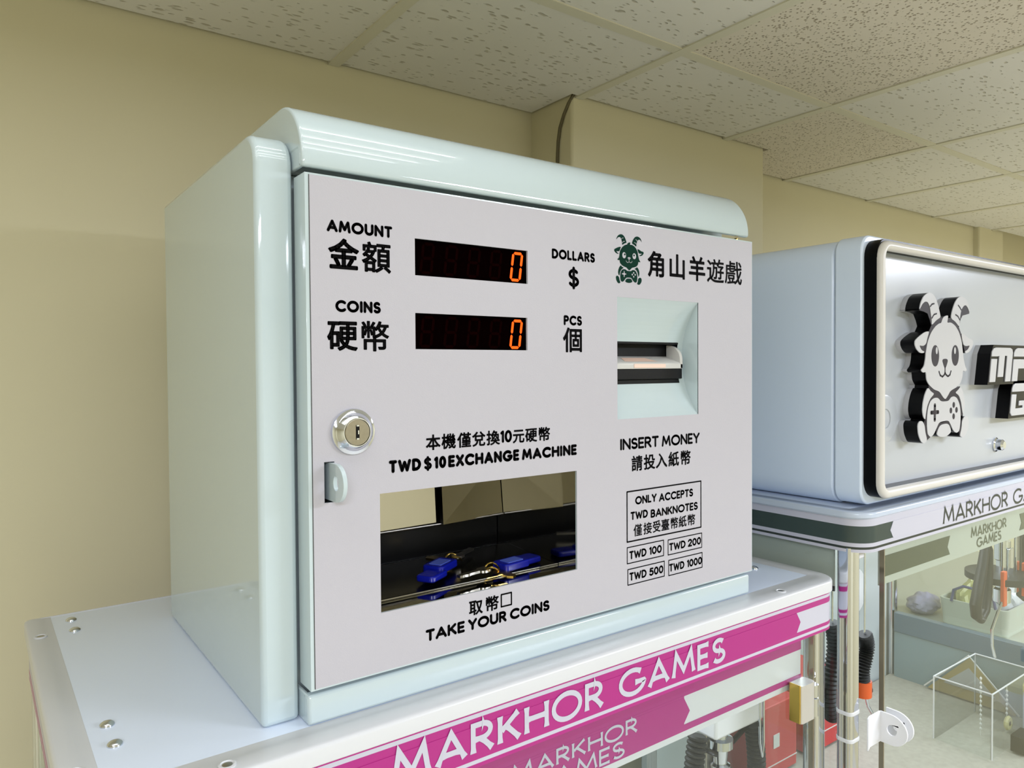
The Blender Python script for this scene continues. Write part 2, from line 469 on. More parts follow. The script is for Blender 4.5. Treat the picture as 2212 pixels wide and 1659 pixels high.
# ---------------------------------------------------------------- goat emblem outlines (unit box)
EMB={'horn_left':[(0.075,0.876),(0.094,0.924),(0.139,0.971),(0.216,0.998),(0.28,0.995),(0.338,0.965),(0.376,0.917),(0.402,0.872),(0.418,0.841),(0.343,0.819),(0.27,0.782),(0.27,0.821),(0.253,0.867),(0.241,0.905),(0.209,0.934),(0.164,0.937),(0.119,0.919)],'horn_right':[(0.591,0.839),(0.611,0.889),(0.657,0.948),(0.71,0.985),(0.777,0.999),(0.85,0.985),(0.903,0.949),(0.93,0.883),(0.896,0.92),(0.856,0.94),(0.816,0.934),(0.776,0.906),(0.756,0.869),(0.746,0.82),(0.738,0.783),(0.67,0.818)],'ear_left':[(0.233,0.744),(0.163,0.737),(0.074,0.708),(0.01,0.679),(0.008,0.652),(0.035,0.623),(0.086,0.599),(0.143,0.598),(0.156,0.608),(0.111,0.617),(0.073,0.649),(0.137,0.644),(0.182,0.659),(0.201,0.698)],'ear_right':[(0.775,0.742),(0.842,0.731),(0.909,0.704),(0.983,0.698),(0.996,0.67),(0.962,0.632),(0.908,0.607),(0.855,0.6),(0.844,0.615),(0.895,0.627),(0.935,0.658),(0.868,0.651),(0.821,0.657),(0.795,0.696)],'head':[(0.427,0.802),(0.447,0.832),(0.486,0.851),(0.542,0.859),(0.538,0.835),(0.525,0.806),(0.591,0.812),(0.67,0.79),(0.735,0.747),(0.782,0.687),(0.801,0.624),(0.821,0.561),(0.847,0.511),(0.883,0.481),(0.854,0.473),(0.807,0.48),(0.8,0.431),(0.76,0.388),(0.694,0.364),(0.588,0.341),(0.555,0.315),(0.505,0.284),(0.463,0.302),(0.405,0.341),(0.315,0.355),(0.238,0.386),(0.193,0.422),(0.184,0.477),(0.136,0.469),(0.104,0.487),(0.155,0.514),(0.175,0.562),(0.181,0.61),(0.207,0.675),(0.259,0.734),(0.33,0.779),(0.395,0.8)],'arm_left':[(0.218,0.373),(0.263,0.344),(0.321,0.328),(0.25,0.296),(0.205,0.25),(0.185,0.201),(0.175,0.158),(0.147,0.18),(0.131,0.222),(0.141,0.277),(0.173,0.334)],'arm_right':[(0.767,0.369),(0.813,0.332),(0.84,0.281),(0.846,0.225),(0.819,0.163),(0.799,0.206),(0.779,0.261),(0.74,0.307),(0.674,0.327),(0.727,0.346)],'pad':[(0.204,0.116),(0.204,0.179),(0.218,0.235),(0.256,0.281),(0.314,0.3),(0.379,0.3),(0.431,0.272),(0.561,0.272),(0.601,0.298),(0.654,0.303),(0.707,0.289),(0.753,0.244),(0.772,0.189),(0.772,0.124),(0.752,0.059),(0.705,0.045),(0.652,0.062),(0.6,0.107),(0.561,0.14),(0.404,0.135),(0.365,0.101),(0.313,0.055),(0.261,0.039),(0.216,0.062)],'foot_left':[(0.058,0.131),(0.089,0.156),(0.134,0.151),(0.166,0.122),(0.178,0.075),(0.21,0.022),(0.159,0.002),(0.114,0.017),(0.07,0.069)],'foot_right':[(0.799,0.126),(0.839,0.156),(0.899,0.156),(0.923,0.117),(0.912,0.068),(0.865,0.021),(0.818,0.006),(0.761,0.023),(0.792,0.077)],'belly':[(0.417,0.116),(0.561,0.12),(0.613,0.06),(0.547,0.036),(0.482,0.029),(0.403,0.036),(0.358,0.058)]}
EMS={'mouth':[[(0.493,0.502),(0.493,0.466)],[(0.393,0.475),(0.412,0.45),(0.451,0.44),(0.484,0.454),(0.493,0.468),(0.51,0.453),(0.543,0.442),(0.578,0.452),(0.595,0.477)]],'dpad':[[(0.269,0.203),(0.382,0.203)],[(0.327,0.251),(0.326,0.153)]],'ridge':[[(0.243,0.907),(0.273,0.924),(0.305,0.928)],[(0.27,0.831),(0.305,0.856),(0.346,0.863)],[(0.717,0.933),(0.743,0.92),(0.77,0.903)],[(0.67,0.866),(0.71,0.857),(0.747,0.832)]]}
EMD={'eye':[(0.329,0.581,0.061,0.062),(0.668,0.585,0.061,0.06)],'pupil':[(0.348,0.599,0.026,0.021),(0.658,0.601,0.024,0.021)],'nose':[(0.494,0.534,0.049,0.019),(0.493,0.514,0.024,0.016)],'button':[(0.647,0.243,0.021,0.017),(0.598,0.206,0.021,0.018),(0.696,0.207,0.021,0.017),(0.646,0.164,0.021,0.017)]}
EMF=[[(0.233,0.744),(0.27,0.782),(0.343,0.823),(0.418,0.845),(0.486,0.831),(0.591,0.843),(0.67,0.822),(0.738,0.783),(0.775,0.742),(0.795,0.696),(0.775,0.678),(0.669,0.774),(0.486,0.791),(0.33,0.763),(0.24,0.701),(0.188,0.603),(0.149,0.6),(0.201,0.706)],[(0.238,0.386),(0.405,0.341),(0.505,0.284),(0.588,0.341),(0.767,0.369),(0.819,0.167),(0.752,0.059),(0.561,0.136),(0.404,0.127),(0.261,0.04),(0.179,0.158),(0.205,0.25)],[(0.175,0.158),(0.204,0.116),(0.216,0.062),(0.261,0.039),(0.21,0.022),(0.159,0.137)],[(0.799,0.134),(0.819,0.167),(0.759,0.156),(0.752,0.059),(0.761,0.023),(0.794,0.077)],[(0.365,0.101),(0.404,0.135),(0.561,0.14),(0.6,0.107),(0.613,0.06),(0.561,0.116),(0.417,0.112),(0.358,0.058)],[(0.077,0.876),(0.119,0.919),(0.164,0.937),(0.209,0.934),(0.241,0.905),(0.27,0.821),(0.27,0.782),(0.247,0.819),(0.208,0.86),(0.151,0.87)],[(0.927,0.883),(0.896,0.92),(0.856,0.94),(0.816,0.934),(0.776,0.906),(0.756,0.869),(0.738,0.783),(0.769,0.838),(0.803,0.865),(0.869,0.874)],[(0.073,0.649),(0.111,0.617),(0.156,0.608),(0.182,0.659),(0.137,0.644)],[(0.935,0.658),(0.895,0.627),(0.844,0.615),(0.821,0.657),(0.868,0.651)]]

# ---------------------------------------------------------------- the room
XL, XR, YF = -1.9, 3.1, -2.3
struct(MB().box(XL - .1, XR + .1, YF - .1, .62, FLOOR - .05, FLOOR).build('floor', 'floor', smooth=False))
WB = 0.474
struct(MB().box(XL - .1, 0.5503, WB, WB + .14, FLOOR, CEIL + .09).build('wall_back', 'wall', smooth=False))
struct(MB().box(0.5503, 1.02, 0.377, WB + .14, FLOOR, CEIL + .09).build('wall_pillar', 'wall', bevel=.004))
struct(MB().box(1.02, 2.19, 0.486, WB + .14, FLOOR, CEIL + .09).build('wall_back_recess', 'wall', smooth=False))
struct(MB().box(2.19, 2.36, 0.47, WB + .14, FLOOR, CEIL + .09).build('wall_back_pier', 'wall', bevel=.004))
struct(MB().box(2.36, XR + .1, 0.53, WB + .14, FLOOR, CEIL + .09).build('wall_back_far', 'wall', smooth=False))
struct(MB().box(XR, XR + .1, YF, 0.53, FLOOR, CEIL + .09).build('wall_right', 'wall', smooth=False))
struct(MB().box(XL - .1, XL, YF, WB, FLOOR, CEIL + .09).build('wall_left', 'wall', smooth=False))
struct(MB().box(XL - .1, XR + .1, YF - .1, YF, FLOOR, CEIL + .09).build('wall_front', 'wall', smooth=False))

# suspended ceiling: slab, tiles dropped on a grid of tee bars
ceil = struct(MB().box(XL - .1, XR + .1, YF - .1, WB + .14, CEIL + .03, CEIL + .08).build('ceiling', 'wall', smooth=False))
T = 0.3432; GX0 = 0.5635; GY0 = 0.1802; TW = 0.0075
xs = [GX0 + T * k for k in range(-8, 9)]
ys = [GY0 + T * k for k in range(-10, 2)]
def blocked(x0, x1, y0, y1):
    # the pillar and the back walls cut the tiles short
    return y1
gridm = MB()
def wall_y(xa, xb):
    m = (xa + xb) / 2
    return m
for i, x in enumerate(xs):
    yend = WB - .001 if x < .55 else (.376 if x < 1.021 else (.485 if x < 2.19 else .469))
    if XL + .02 < x < XR - .02: gridm.box(x - TW, x + TW, YF, yend, CEIL - .0015, CEIL + .004)
for y in ys:
    if y > WB: continue
    gridm.box(XL, XR, y - TW, y + TW, CEIL - .0011, CEIL + .004)
grid = gridm.build('ceiling_grid', 'grid', ceil, smooth=False)
PIN = {(8, 9), (9, 10), (10, 7), (5, 6), (12, 8)}
for i in range(len(xs) - 1):
    for j in range(len(ys) - 1):
        x0, x1, y0, y1 = xs[i] + TW, xs[i + 1] - TW, ys[j] + TW, ys[j + 1] - TW
        x0, x1, y0 = max(x0, XL), min(x1, XR), max(y0, YF)
        if x1 - x0 < .02 or y1 - y0 < .02: continue
        top = WB - .007
        if x1 > .552 and x0 < 1.02: top = .370
        if x0 > 1.02: top = .479 if x0 < 2.1 else .463
        pieces = [(x0, x1, y0, min(y1, top))]
        if x0 < 1.02 < x1 and y1 > .375:          # the tile that runs past the pillar's far corner
            pieces = [(x0, x1, y0, .370), (1.026, x1, .370, .479)]
        if x0 < .5503 < x1 and y1 > .375: pieces.append((x0, .545, .370, WB - .007))
        mb = MB()
        for a, b, c, d in pieces:
            if d - c > .004: mb.box(a, b, c, d, CEIL + .0005, CEIL + .012)
        if mb.f:
            mb.build('ceiling_tile', 'tile_pin' if (i, j) in PIN else 'tile', ceil, smooth=False)

# cable run down the side of the pillar
tag(MB().tube([(.5535, .3765, .632), (.549, .383, .620), (.5485, .393, .606), (.548, .4015, .589), (.548, .4060, .570), (.548, .4080, .545), (.548, .4085, .50), (.548, .411, .35), (.548, .412, -.2), (.548, .413, -1.0), (.548, .413, FLOOR + .002)], .0026, 8)
    .build('cable', 'cable'), 'thin brown cable running down the side of the cream pillar', 'cable')

# ---------------------------------------------------------------- ceiling lamps (out of the frame), three of them added as fill
for k, (lx, ly, ln, pw, colr, wd) in enumerate(LAMPS):
    where = ['above the coin machine', 'added as fill behind the camera on the left', 'added as fill behind the camera in the middle', 'added as fill far along the room on the right'][k]
    t = thing('ceiling_lamp', 'four tube fluorescent ceiling lamp ' + where, 'lamp', (lx, ly, CEIL), 'ceiling lamps')
    b = MB(); x0, x1, y0, y1 = lx - ln / 2 - .02, lx + ln / 2 + .02, ly - .17, ly + .17
    b.box(x0, x1, y0, y1, CEIL - .006, CEIL - .002)
    for (a, c_, d, e) in ((x0, x1, y0, y0 + .008), (x0, x1, y1 - .008, y1), (x0, x0 + .008, y0, y1), (x1 - .008, x1, y0, y1)):
        b.box(a, c_, d, e, CEIL - .03, CEIL - .002)
    b.build('lamp_housing', 'lamp_body', t, smooth=False)
    for q in range(4):
        yy = ly + (q - 1.5) * .08
        MB().tube([(lx - ln / 2, yy, CEIL - .017), (lx + ln / 2, yy, CEIL - .017)], .008, 10).build('lamp_tube', 'lamp_tube', t)
        area_light(lx, yy, CEIL - .028, ln, pw, colr, wd)

# ---------------------------------------------------------------- coin change machine
DZ0, DZ1, DX1 = 0.0237, 0.3530, 0.4585
CMX = thing('change_machine', 'mint white coin change machine with red digit displays on the pink edged claw machine', 'change machine', (0.2, 0.12, 0))
H = 0.0004
def plate_holes(x0, x1, z0, z1, holes, y0, y1, mb=None):
    mb = mb or MB()
    xs = sorted({x0, x1, *[h[0] for h in holes], *[h[1] for h in holes]})
    zs = sorted({z0, z1, *[h[2] for h in holes], *[h[3] for h in holes]})
    keep = {}
    for i in range(len(xs) - 1):
        for j in range(len(zs) - 1):
            cx, cz = (xs[i] + xs[i + 1]) / 2, (zs[j] + zs[j + 1]) / 2
            keep[i, j] = not any(h[0] < cx < h[1] and h[2] < cz < h[3] for h in holes)
    vid = {}; vs = []
    def V(i, j, k):
        if (i, j, k) not in vid:
            vid[i, j, k] = len(vs); vs.append((xs[i], (y0, y1)[k], zs[j]))
        return vid[i, j, k]
    fs = []
    for (i, j), ok in keep.items():
        if not ok: continue
        fs.append((V(i, j, 0), V(i + 1, j, 0), V(i + 1, j + 1, 0), V(i, j + 1, 0)))
        fs.append((V(i, j, 1), V(i, j + 1, 1), V(i + 1, j + 1, 1), V(i + 1, j, 1)))
        for di, dj, a, b in ((-1, 0, (i, j), (i, j + 1)), (1, 0, (i + 1, j), (i + 1, j + 1)), (0, -1, (i, j), (i + 1, j)), (0, 1, (i, j + 1), (i + 1, j + 1))):
            if not keep.get((i + di, j + dj), False):
                fs.append((V(*a, 0), V(*b, 0), V(*b, 1), V(*a, 1)))
    return mb.add(vs, fs)

# housing behind the door, with room for the tray and the bill slot
hs = MB()
hs.box(0.0, 0.456, 0.120, 0.286, 0.0005, 0.358)
hs.box(0.0, 0.030, 0.034, 0.120, 0.0005, 0.358).box(0.40, 0.456, 0.034, 0.120, 0.0005, 0.358)
hs.box(0.030, 0.40, 0.034, 0.120, 0.0005, 0.035).box(0.030, 0.40, 0.034, 0.120, 0.305, 0.358)
hs.build('housing', 'mint', CMX, smooth=False)
cheek = [(0.0175, 0.0), (0.0175, 0.3595)] + arc(0.038, 0.3595, 0.0205, 0.021, 180, 90, 10)[1:] + [(0.2865, 0.3805), (0.2865, 0.0)]
MB().prism(cheek, -0.0247, -0.0004, 'x').build('side_cheek', 'mint', CMX, bevel=.0035, seg=3)
can = [(0.0100, 0.3690), (0.0085, 0.3578), (0.0026, 0.3572), (0.0020, 0.3605)] + arc(0.0430, 0.3605, 0.0410, 0.0435, 180, 90, 16)[1:] + [(0.2865, 0.404), (0.2865, 0.3590), (.034, .3590), (.034, .3690)]
MB().prism(can, 0.0, 0.4562, 'x').build('top_canopy', 'mint', CMX, bevel=.0018, seg=3)
MB().box(.0004, .0030, .0040, .0345, .3577, .3720).build('canopy_end', 'mint', CMX, bevel=.0008)
MB().box(.0004, .0030, .0040, .0345, .0006, .0196).build('sill_end', 'mint', CMX, bevel=.0008)
MB().box(0.0, 0.4585, 0.0030, 0.0120, 0.0004, 0.0198).build('base_sill', 'mint', CMX, bevel=.0022, seg=3)
for hx in (0.449,):
    MB().lathe([(.0018, 0), (.0018, .0045)], (hx, .012, .3528), 'z', 14).build('hinge_pin', 'brass', CMX)

HOLES = [(.0784, .1764, .2936, .3190), (.0782, .1757, .2426, .2676), (.2716, .3763, .1848, .2887), (.0500, .2253, .0645, .1452), (.0112, .0181, .1433, .1696)]
dm = plate_holes(0.0012, DX1 - .0004, DZ0 + .0004, DZ1 - .0004, HOLES, 0.00005, 0.0016)
_v, _f = [], []
o_ = [(0.0008, DZ0), (DX1, DZ0), (DX1, DZ1), (0.0008, DZ1)]; i_ = [(0.0026, DZ0 + .0018), (DX1 - .0018, DZ0 + .0018), (DX1 - .0018, DZ1 - .0018), (0.0026, DZ1 - .0018)]
dm.ring([[(q[0], .0001, q[1]) for q in i_], [(q[0], .0, q[1]) for q in o_], [(q[0], .0192, q[1]) for q in o_], [(q[0], .0192, q[1]) for q in i_], [(q[0], .0017, q[1]) for q in i_]])
door = dm.build('door', 'mint', CMX, bevel=.0011, seg=2)
pm = plate_holes(0.0036, DX1 - .001, DZ0 + .0012, DZ1 - .0012, HOLES, -0.0003, 0.0004)
pm.build('printed_panel', 'print', door, smooth=False)
ed = MB().box(0.0032, 0.0037, -0.0003, 0.0, DZ0 + .0012, DZ1 - .0012)
ed.build('panel_edge', 'inkline', door, smooth=False)

# displays
def display(z0, z1, x0, x1, zoff):
    d = MB().box(x0 - .002, x1 + .002, 0.0028, 0.010, z0 - .002, z1 + .002).build('display_window', 'led_black', CMX, smooth=False)
    dh = 0.0204; zc = (z0 + z1) / 2 + zoff; w = 0.0084; sk = 0.0028; t = 0.00105
    def seg(mb, a, b, y):
        A = (cx + a[0] * w / 2 + sk * a[1] / 2, zc + a[1] * dh / 2); B = (cx + b[0] * w / 2 + sk * b[1] / 2, zc + b[1] * dh / 2)
        v = Vector((B[0] - A[0], B[1] - A[1])); L = v.length; v.normalize(); q = Vector((-v.y, v.x)) * t
        A = Vector(A) + v * (t * .35); B = Vector(B) - v * (t * .35)
        mb.flat([tuple(A), tuple(A + v * t + q), tuple(B - v * t + q), tuple(B), tuple(B - v * t - q), tuple(A + v * t - q)], y)
    SEG = {'a': ((-1, 1), (1, 1)), 'b': ((1, 1), (1, 0)), 'c': ((1, 0), (1, -1)), 'd': ((-1, -1), (1, -1)), 'e': ((-1, 0), (-1, -1)), 'f': ((-1, 1), (-1, 0)), 'g': ((-1, 0), (1, 0))}
    for n in range(5):
        cx = x1 - .0086 - n * .0195
        mb = MB()
        for s in ('abcdef' if n == 0 else 'abcdefg'): seg(mb, *SEG[s], 0.0026)
        o = mb.build('digit', 'seg_on' if n == 0 else 'seg_off', d, smooth=False, recalc=False)
        if n == 0: o['label'] = 'lit orange digit zero'
display(.2936, .3190, .0784, .1764, .0001)
display(.2426, .2676, .0782, .1757, -.0002)

# lettering on the door, each block one printed mark
YT = -0.00045
def block(fn, label, m='ink'):
    mb = MB(); fn(mb); o = mb.build('lettering', m, door, smooth=False, recalc=False); o['label'] = label
block(lambda m: (latin(m, 'AMOUNT', .0148, .0612, .3172, .3250, .00097, YT), cjk(m, '金', .0161, .0363, .2934, .3134, .00068, YT), cjk(m, '額', .0391, .0597, .2934, .3135, .00045, YT)), 'black lettering AMOUNT')
block(lambda m: (latin(m, 'COINS', .0200, .0521, .2660, .2738, .00097, YT), cjk(m, '硬', .0146, .0348, .2412, .2610, .00055, YT), cjk(m, '幣', .0370, .0578, .2409, .2610, .00040, YT)), 'black lettering COINS')
block(lambda m: (latin(m, 'DOLLARS', .2004, .2463, .3152, .3231, .00097, YT), latin(m, '$', .2173, .2288, .2940, .3086, .00135, YT)), 'black lettering DOLLARS with a dollar sign')
block(lambda m: (latin(m, 'PCS', .2123, .2317, .2630, .2710, .00097, YT), cjk(m, '個', .2121, .2321, .2416, .2615, .00045, YT)), 'black lettering PCS')
def shop(m):
    for c, a, b in (('角', .3087, .3315), ('山', .3355, .3588), ('羊', .3630, .3862), ('遊', .3888, .4135), ('戲', .4156, .4408)):
        cjk(m, c, a, b, .3088, .3312, .00058 if c not in '遊戲' else .00030, YT)
block(shop, 'row of five black ideographs beside the green goat')
def exch(m):
    for c, a, b in (('本', .0857, .0972), ('機', .0985, .1100), ('僅', .1117, .1231), ('兌', .1242, .1359), ('換', .1371, .1487), ('元', .1611, .1720), ('硬', .1731, .1843), ('幣', .1856, .1974)):
        cjk(m, c, a, b, .1718, .1827, .00032, YT)
    latin(m, '10', .1494, .1602, .1728, .1822, .00105, YT)
    latin(m, 'TWD', .0568, .0816, .1583, .1670, .00118, YT)
    latin(m, '$', .0838, .0902, .1583, .1668, .00095, YT)
    latin(m, '10', .0920, .1020, .1583, .1670, .00118, YT)
    latin(m, 'EXCHANGE', .1036, .1670, .1583, .1670, .00118, YT)
    latin(m, 'MACHINE', .1696, .2254, .1582, .1669, .00118, YT)
block(exch, 'black lettering about exchanging ten dollar coins')
def take(m):
    for c, a, b in (('取', .1204, .1322), ('幣', .1346, .1467)): cjk(m, c, a, b, .0478, .0590, .00032, YT)
    stroke(m, [(.1492, .0490), (.1587, .0490), (.1587, .0582), (.1492, .0582), (.1492, .0490)], .0006, YT, True)
    latin(m, 'TAKE', .0840, .1165, .0371, .0455, .00105, YT)
    latin(m, 'YOUR', .1193, .1540, .0371, .0455, .00105, YT)
    latin(m, 'COINS', .1572, .1960, .0371, .0455, .00105, YT)
block(take, 'black lettering TAKE YOUR COINS')
def insert(m):
    latin(m, 'INSERT', .2744, .3222, .1581, .1681, .00105, YT)
    latin(m, 'MONEY', .3262, .3778, .1577, .1677, .00105, YT)
    for c, a, b in (('請', .2882, .3014), ('投', .3034, .3174), ('入', .3185, .3330), ('紙', .3351, .3487), ('幣', .3509, .3649)):
        cjk(m, c, a, b, .1390, .1524, .00034, YT)
block(insert, 'black lettering INSERT MONEY')
def notes(m):
    frame_lines(m, .2818, .3802, .0779, .1225, .00062, YT)
    latin(m, 'ONLY', .2924, .3193, .1095, .1168, .00082, YT); latin(m, 'ACCEPTS', .3224, .3684, .1088, .1162, .00082, YT)
    latin(m, 'TWD', .2867, .3081, .0968, .1040, .00082, YT); latin(m, 'BANKNOTES', .3117, .3750, .0957, .1031, .00082, YT)
    for c, a, b in (('僅', .2906, .3006), ('接', .3027, .3130), ('受', .3143, .3243), ('臺', .3252, .3359), ('幣', .3373, .3477), ('紙', .3486, .3590), ('幣', .3604, .3713)):
        cjk(m, c, a, b, .0821, .0925, .00020, YT)
block(notes, 'framed black notice ONLY ACCEPTS TWD BANKNOTES')
for a, b, c, d, t1, t2, z in ((.2820, .3287, .0593, .0741, (.2850, .3062), '100', (.3097, .3258)), (.3337, .3811, .0588, .0733, (.3356, .3578), '200', (.3611, .3796)),
                          (.2827, .3296, .0406, .0550, (.2850, .3062), '500', (.3097, .3278)), (.3345, .3817, .0399, .0547, (.3356, .3561), '1000', (.3598, .3810))):
    def bill(m):
        frame_lines(m, a, b, c, d, .00045, YT)
        latin(m, 'TWD', t1[0], t1[1], c + .0036, c + .0108, .0008, YT); latin(m, t2, z[0], z[1], c + .0036, c + .0108, .0008, YT)
    block(bill, 'framed black lettering TWD ' + t2)

# goat emblem printed on the door
def em(u, v, x0, z0, w, h): return (x0 + u * w, z0 + v * h)
gx = (.268, .300, .036, .042)
emb = MB()
for k, poly in EMB.items(): emb.flat(chaikin([em(*q, *gx) for q in poly], 1), YT)
go = emb.build('goat_emblem', 'green', door, smooth=False, recalc=False); go['label'] = 'small dark green goat emblem holding a game controller'
det = MB()
for c in EMD['eye'] + EMD['nose'] + EMD['button']:
    p = em(c[0], c[1], *gx); det.flat(ellipse(p[0], p[1], c[2] * gx[2], c[3] * gx[3], 20), YT - .0001)
for l in EMS['mouth'] + EMS['ridge']: stroke(det, [em(*q, *gx) for q in l], .00022, YT - .0001)
for k, l in enumerate(EMS['dpad']): stroke(det, [em(*q, *gx) for q in l], .0006, YT - .0001 - .00005 * k, True)
det.build('emblem_detail', 'print', go, smooth=False, recalc=False)
pu = MB()
for c in EMD['pupil']:
    p = em(c[0], c[1], *gx); pu.flat(ellipse(p[0], p[1], c[2] * gx[2], c[3] * gx[3], 16), YT - .0002)
pu.build('emblem_pupils', 'green', go, smooth=False, recalc=False)

# cam lock
lk = MB().lathe([(.0150, 0), (.0152, -.0012), (.0148, -.0026), (.0128, -.0034), (.0122, -.0040), (.0112, -.0066), (.0094, -.0080), (.0090, -.0080), (.0090, -.006)], (.0308, -.0002, .1882), 'y', 40).build('lock', 'chrome', CMX)
MB().lathe([(.0087, -.006), (.0087, -.0079), (.0083, -.0083)], (.0308, -.0002, .1882), 'y', 36).build('lock_cylinder', 'dark_metal', lk)
kh = MB().box(.0296, .0320, -.0087, -.0080, .1836, .1929).build('keyhole', 'black', lk, smooth=False)
MB().box(.0299, .0317, -.0090, -.0086, .1921, .1929).box(.0299, .0317, -.0090, -.0086, .1836, .1845).box(.0309, .0316, -.0090, -.0086, .187, .1895).build('keyhole_wards', 'chrome', lk, smooth=False)
# padlock tab through the slot in the door
sl = MB().box(.0108, .0185, .010, .0145, .1429, .1700).build('tab_slot_backing', 'black', CMX, smooth=False)
tb = MB()
prof = [(.012, .1690), (-.0100, .1690)] + arc(-.0100, .1567, .0120, .0123, 90, -90, 16)[1:] + [(.012, .1444)]
prof = [(.012, .169), (-.0085, .169)] + [(-.0085 - .0133 * math.sin(math.radians(a)), .1567 + .0123 * math.cos(math.radians(a))) for a in range(12, 180, 12)] + [(-.0085, .1444), (.012, .1444)]
n = len(prof)
hole = [(-.0096 + .0040 * math.cos(2 * math.pi * k / 20), .1567 + .0048 * math.sin(2 * math.pi * k / 20)) for k in range(20)]
tri = tessellate_polygon([[Vector((p[0], p[1], 0)) for p in prof], [Vector((p[0], p[1], 0)) for p in hole]])
allp = prof + hole; N = len(allp)
vs = [(.0150, p[0], p[1]) for p in allp] + [(.0178, p[0], p[1]) for p in allp]
fs = [tuple(t) for t in tri] + [tuple(i + N for i in reversed(t)) for t in tri]
fs += [(i, (i + 1) % n, N + (i + 1) % n, N + i) for i in range(n)]
fs += [(n + i, n + (i + 1) % 20, N + n + (i + 1) % 20, N + n + i) for i in range(20)]
MB().add(vs, fs).build('padlock_tab', 'mint', CMX, bevel=.0004)

# bill slot: a concave pocket with the bill reader in its middle
bx0, bx1, bz0, bz1 = .2716, .3763, .1848, .2887
zc = (bz0 + bz1) / 2; hh = (bz1 - bz0) / 2; dep = .0195; RR = (hh * hh + dep * dep) / (2 * dep)
def ydep(z): return math.sqrt(RR * RR - (z - zc) ** 2) - (RR - dep)
pk = MB(); rows = 28
zr0, zr1, xr1 = .2140, .2517, .3690
zz = sorted([bz0 + (bz1 - bz0) * k / rows for k in range(rows + 1)] + [zr0, zr1])
for k in range(len(zz) - 1):
    a, b = zz[k], zz[k + 1]
    for xa, xb in ((bx0 - .001, .2765), (.2765, xr1), (xr1, bx1)):
        mid = (a + b) / 2
        if zr0 < mid < zr1 and xa > .276 and xb < .3695: continue
        pk.add([(xa, ydep(a), a), (xb, ydep(a), a), (xb, ydep(b), b), (xa, ydep(b), b)], [(0, 1, 2, 3)])
pts = [(ydep(z), z) for z in zz] 
pk.prism(pts + [(0.0, bz1), (0.0, bz0)] if False else [(0.0005, bz0)] + pts + [(0.0005, bz1)], bx1 - .0001, bx1 + .0006, 'x')
pk.prism([(0.0005, bz0)] + pts + [(0.0005, bz1)], bx0 - .0006, bx0 + .0001, 'x')
bsl = pk.build('bill_slot', 'mint', CMX)
rd = MB().box(.2765, .3690, .0300, .045, .2130, .2525)
rd.box(.2765, .3690, .0175, .0300, .2500, .2520).box(.2765, .3685, .0165, .0300, .2135, .2180)
rd.box(.2765, .3698, .0135, .0300, .2180, .2275)
rd.build('bill_reader', 'black', bsl, bevel=.0006)
bz = MB()
bz.prism([(.0120, .2275), (.0120, .2322), (.0135, .2335), (.0298, .2392), (.0298, .2275)], .2775, .3690, 'x')
cheekp = [(.0120, .2275)] + [(.0120 + .0165 * (1 - math.cos(math.radians(a))), .2360 + .0138 * math.sin(math.radians(a))) for a in range(0, 91, 10)] + [(.0298, .2498), (.0298, .2275)]
bz.prism(cheekp, .3655, .3690, 'x')
bz.build('bill_bezel', 'bezel', bsl, bevel=.0006)
MB().box(.3040, .3450, .0114, .0122, .2283, .2320).build('bezel_light', 'glow', bsl, bevel=.0004)
gl = MB().add([(.296, .0150, .2342), (.338, .0150, .2342), (.330, .0240, .2375), (.300, .0240, .2375)], [(0, 1, 2, 3)]).build('bezel_light', 'glow', bsl, smooth=False)

# coin tray: mirror steel pocket behind the lower window
tx0, tx1, tz0, tz1 = .0500, .2253, .0645, .1452
tr = MB()
tr.box(tx0 - .002, tx1 + .002, .0005, .115, .0590, .0632)                    # floor
tr.box(tx0 - .004, tx0 - .0005, .0005, .115, .0590, .152).box(tx1 + .0006, tx1 + .004, .0005, .115, .0590, .152)
tr.box(tx0 - .002, tx1 + .002, .0005, .115, .1475, .152)
tray = tr.build('coin_tray', 'steel', CMX, smooth=False)
bp = MB(); bp.add([(tx0, .101, .0935), (.1583, .104, .0935), (.1583, .108, .1475), (tx0, .105, .1475)], [(0, 1, 2, 3)])
bp.build('tray_back_panel', 'steel', tray, smooth=False)
bp = MB(); bp.add([(.1580, .098, .0935), (tx1, .104, .0940), (tx1, .110, .1475), (.1580, .102, .1475)], [(0, 1, 2, 3)])
bp.build('tray_back_panel', 'steel', tray, smooth=False)
MB().tube([(tx0, .101, .0938), (.158, .101, .0938), (tx1, .103, .0942)], .0009, 8).build('tray_back_rim', 'steel_brushed', tray)
MB().box(tx0, tx1, .1135, .1148, .064, .147).build('tray_dark_opening', 'black', tray, smooth=False)
lipm = MB(); lipm.add([(tx0, .0250, .0634), (tx1, .0250, .0634), (tx1, .098, .0680), (tx0, .098, .0680)], [(0, 1, 2, 3)])
lipm.build('tray_ramp', 'steel_dark', tray, smooth=False)
MB().tube([(tx0, .0250, .0640), (tx1, .0250, .0640)], .0009, 8).build('tray_lip', 'steel', tray)

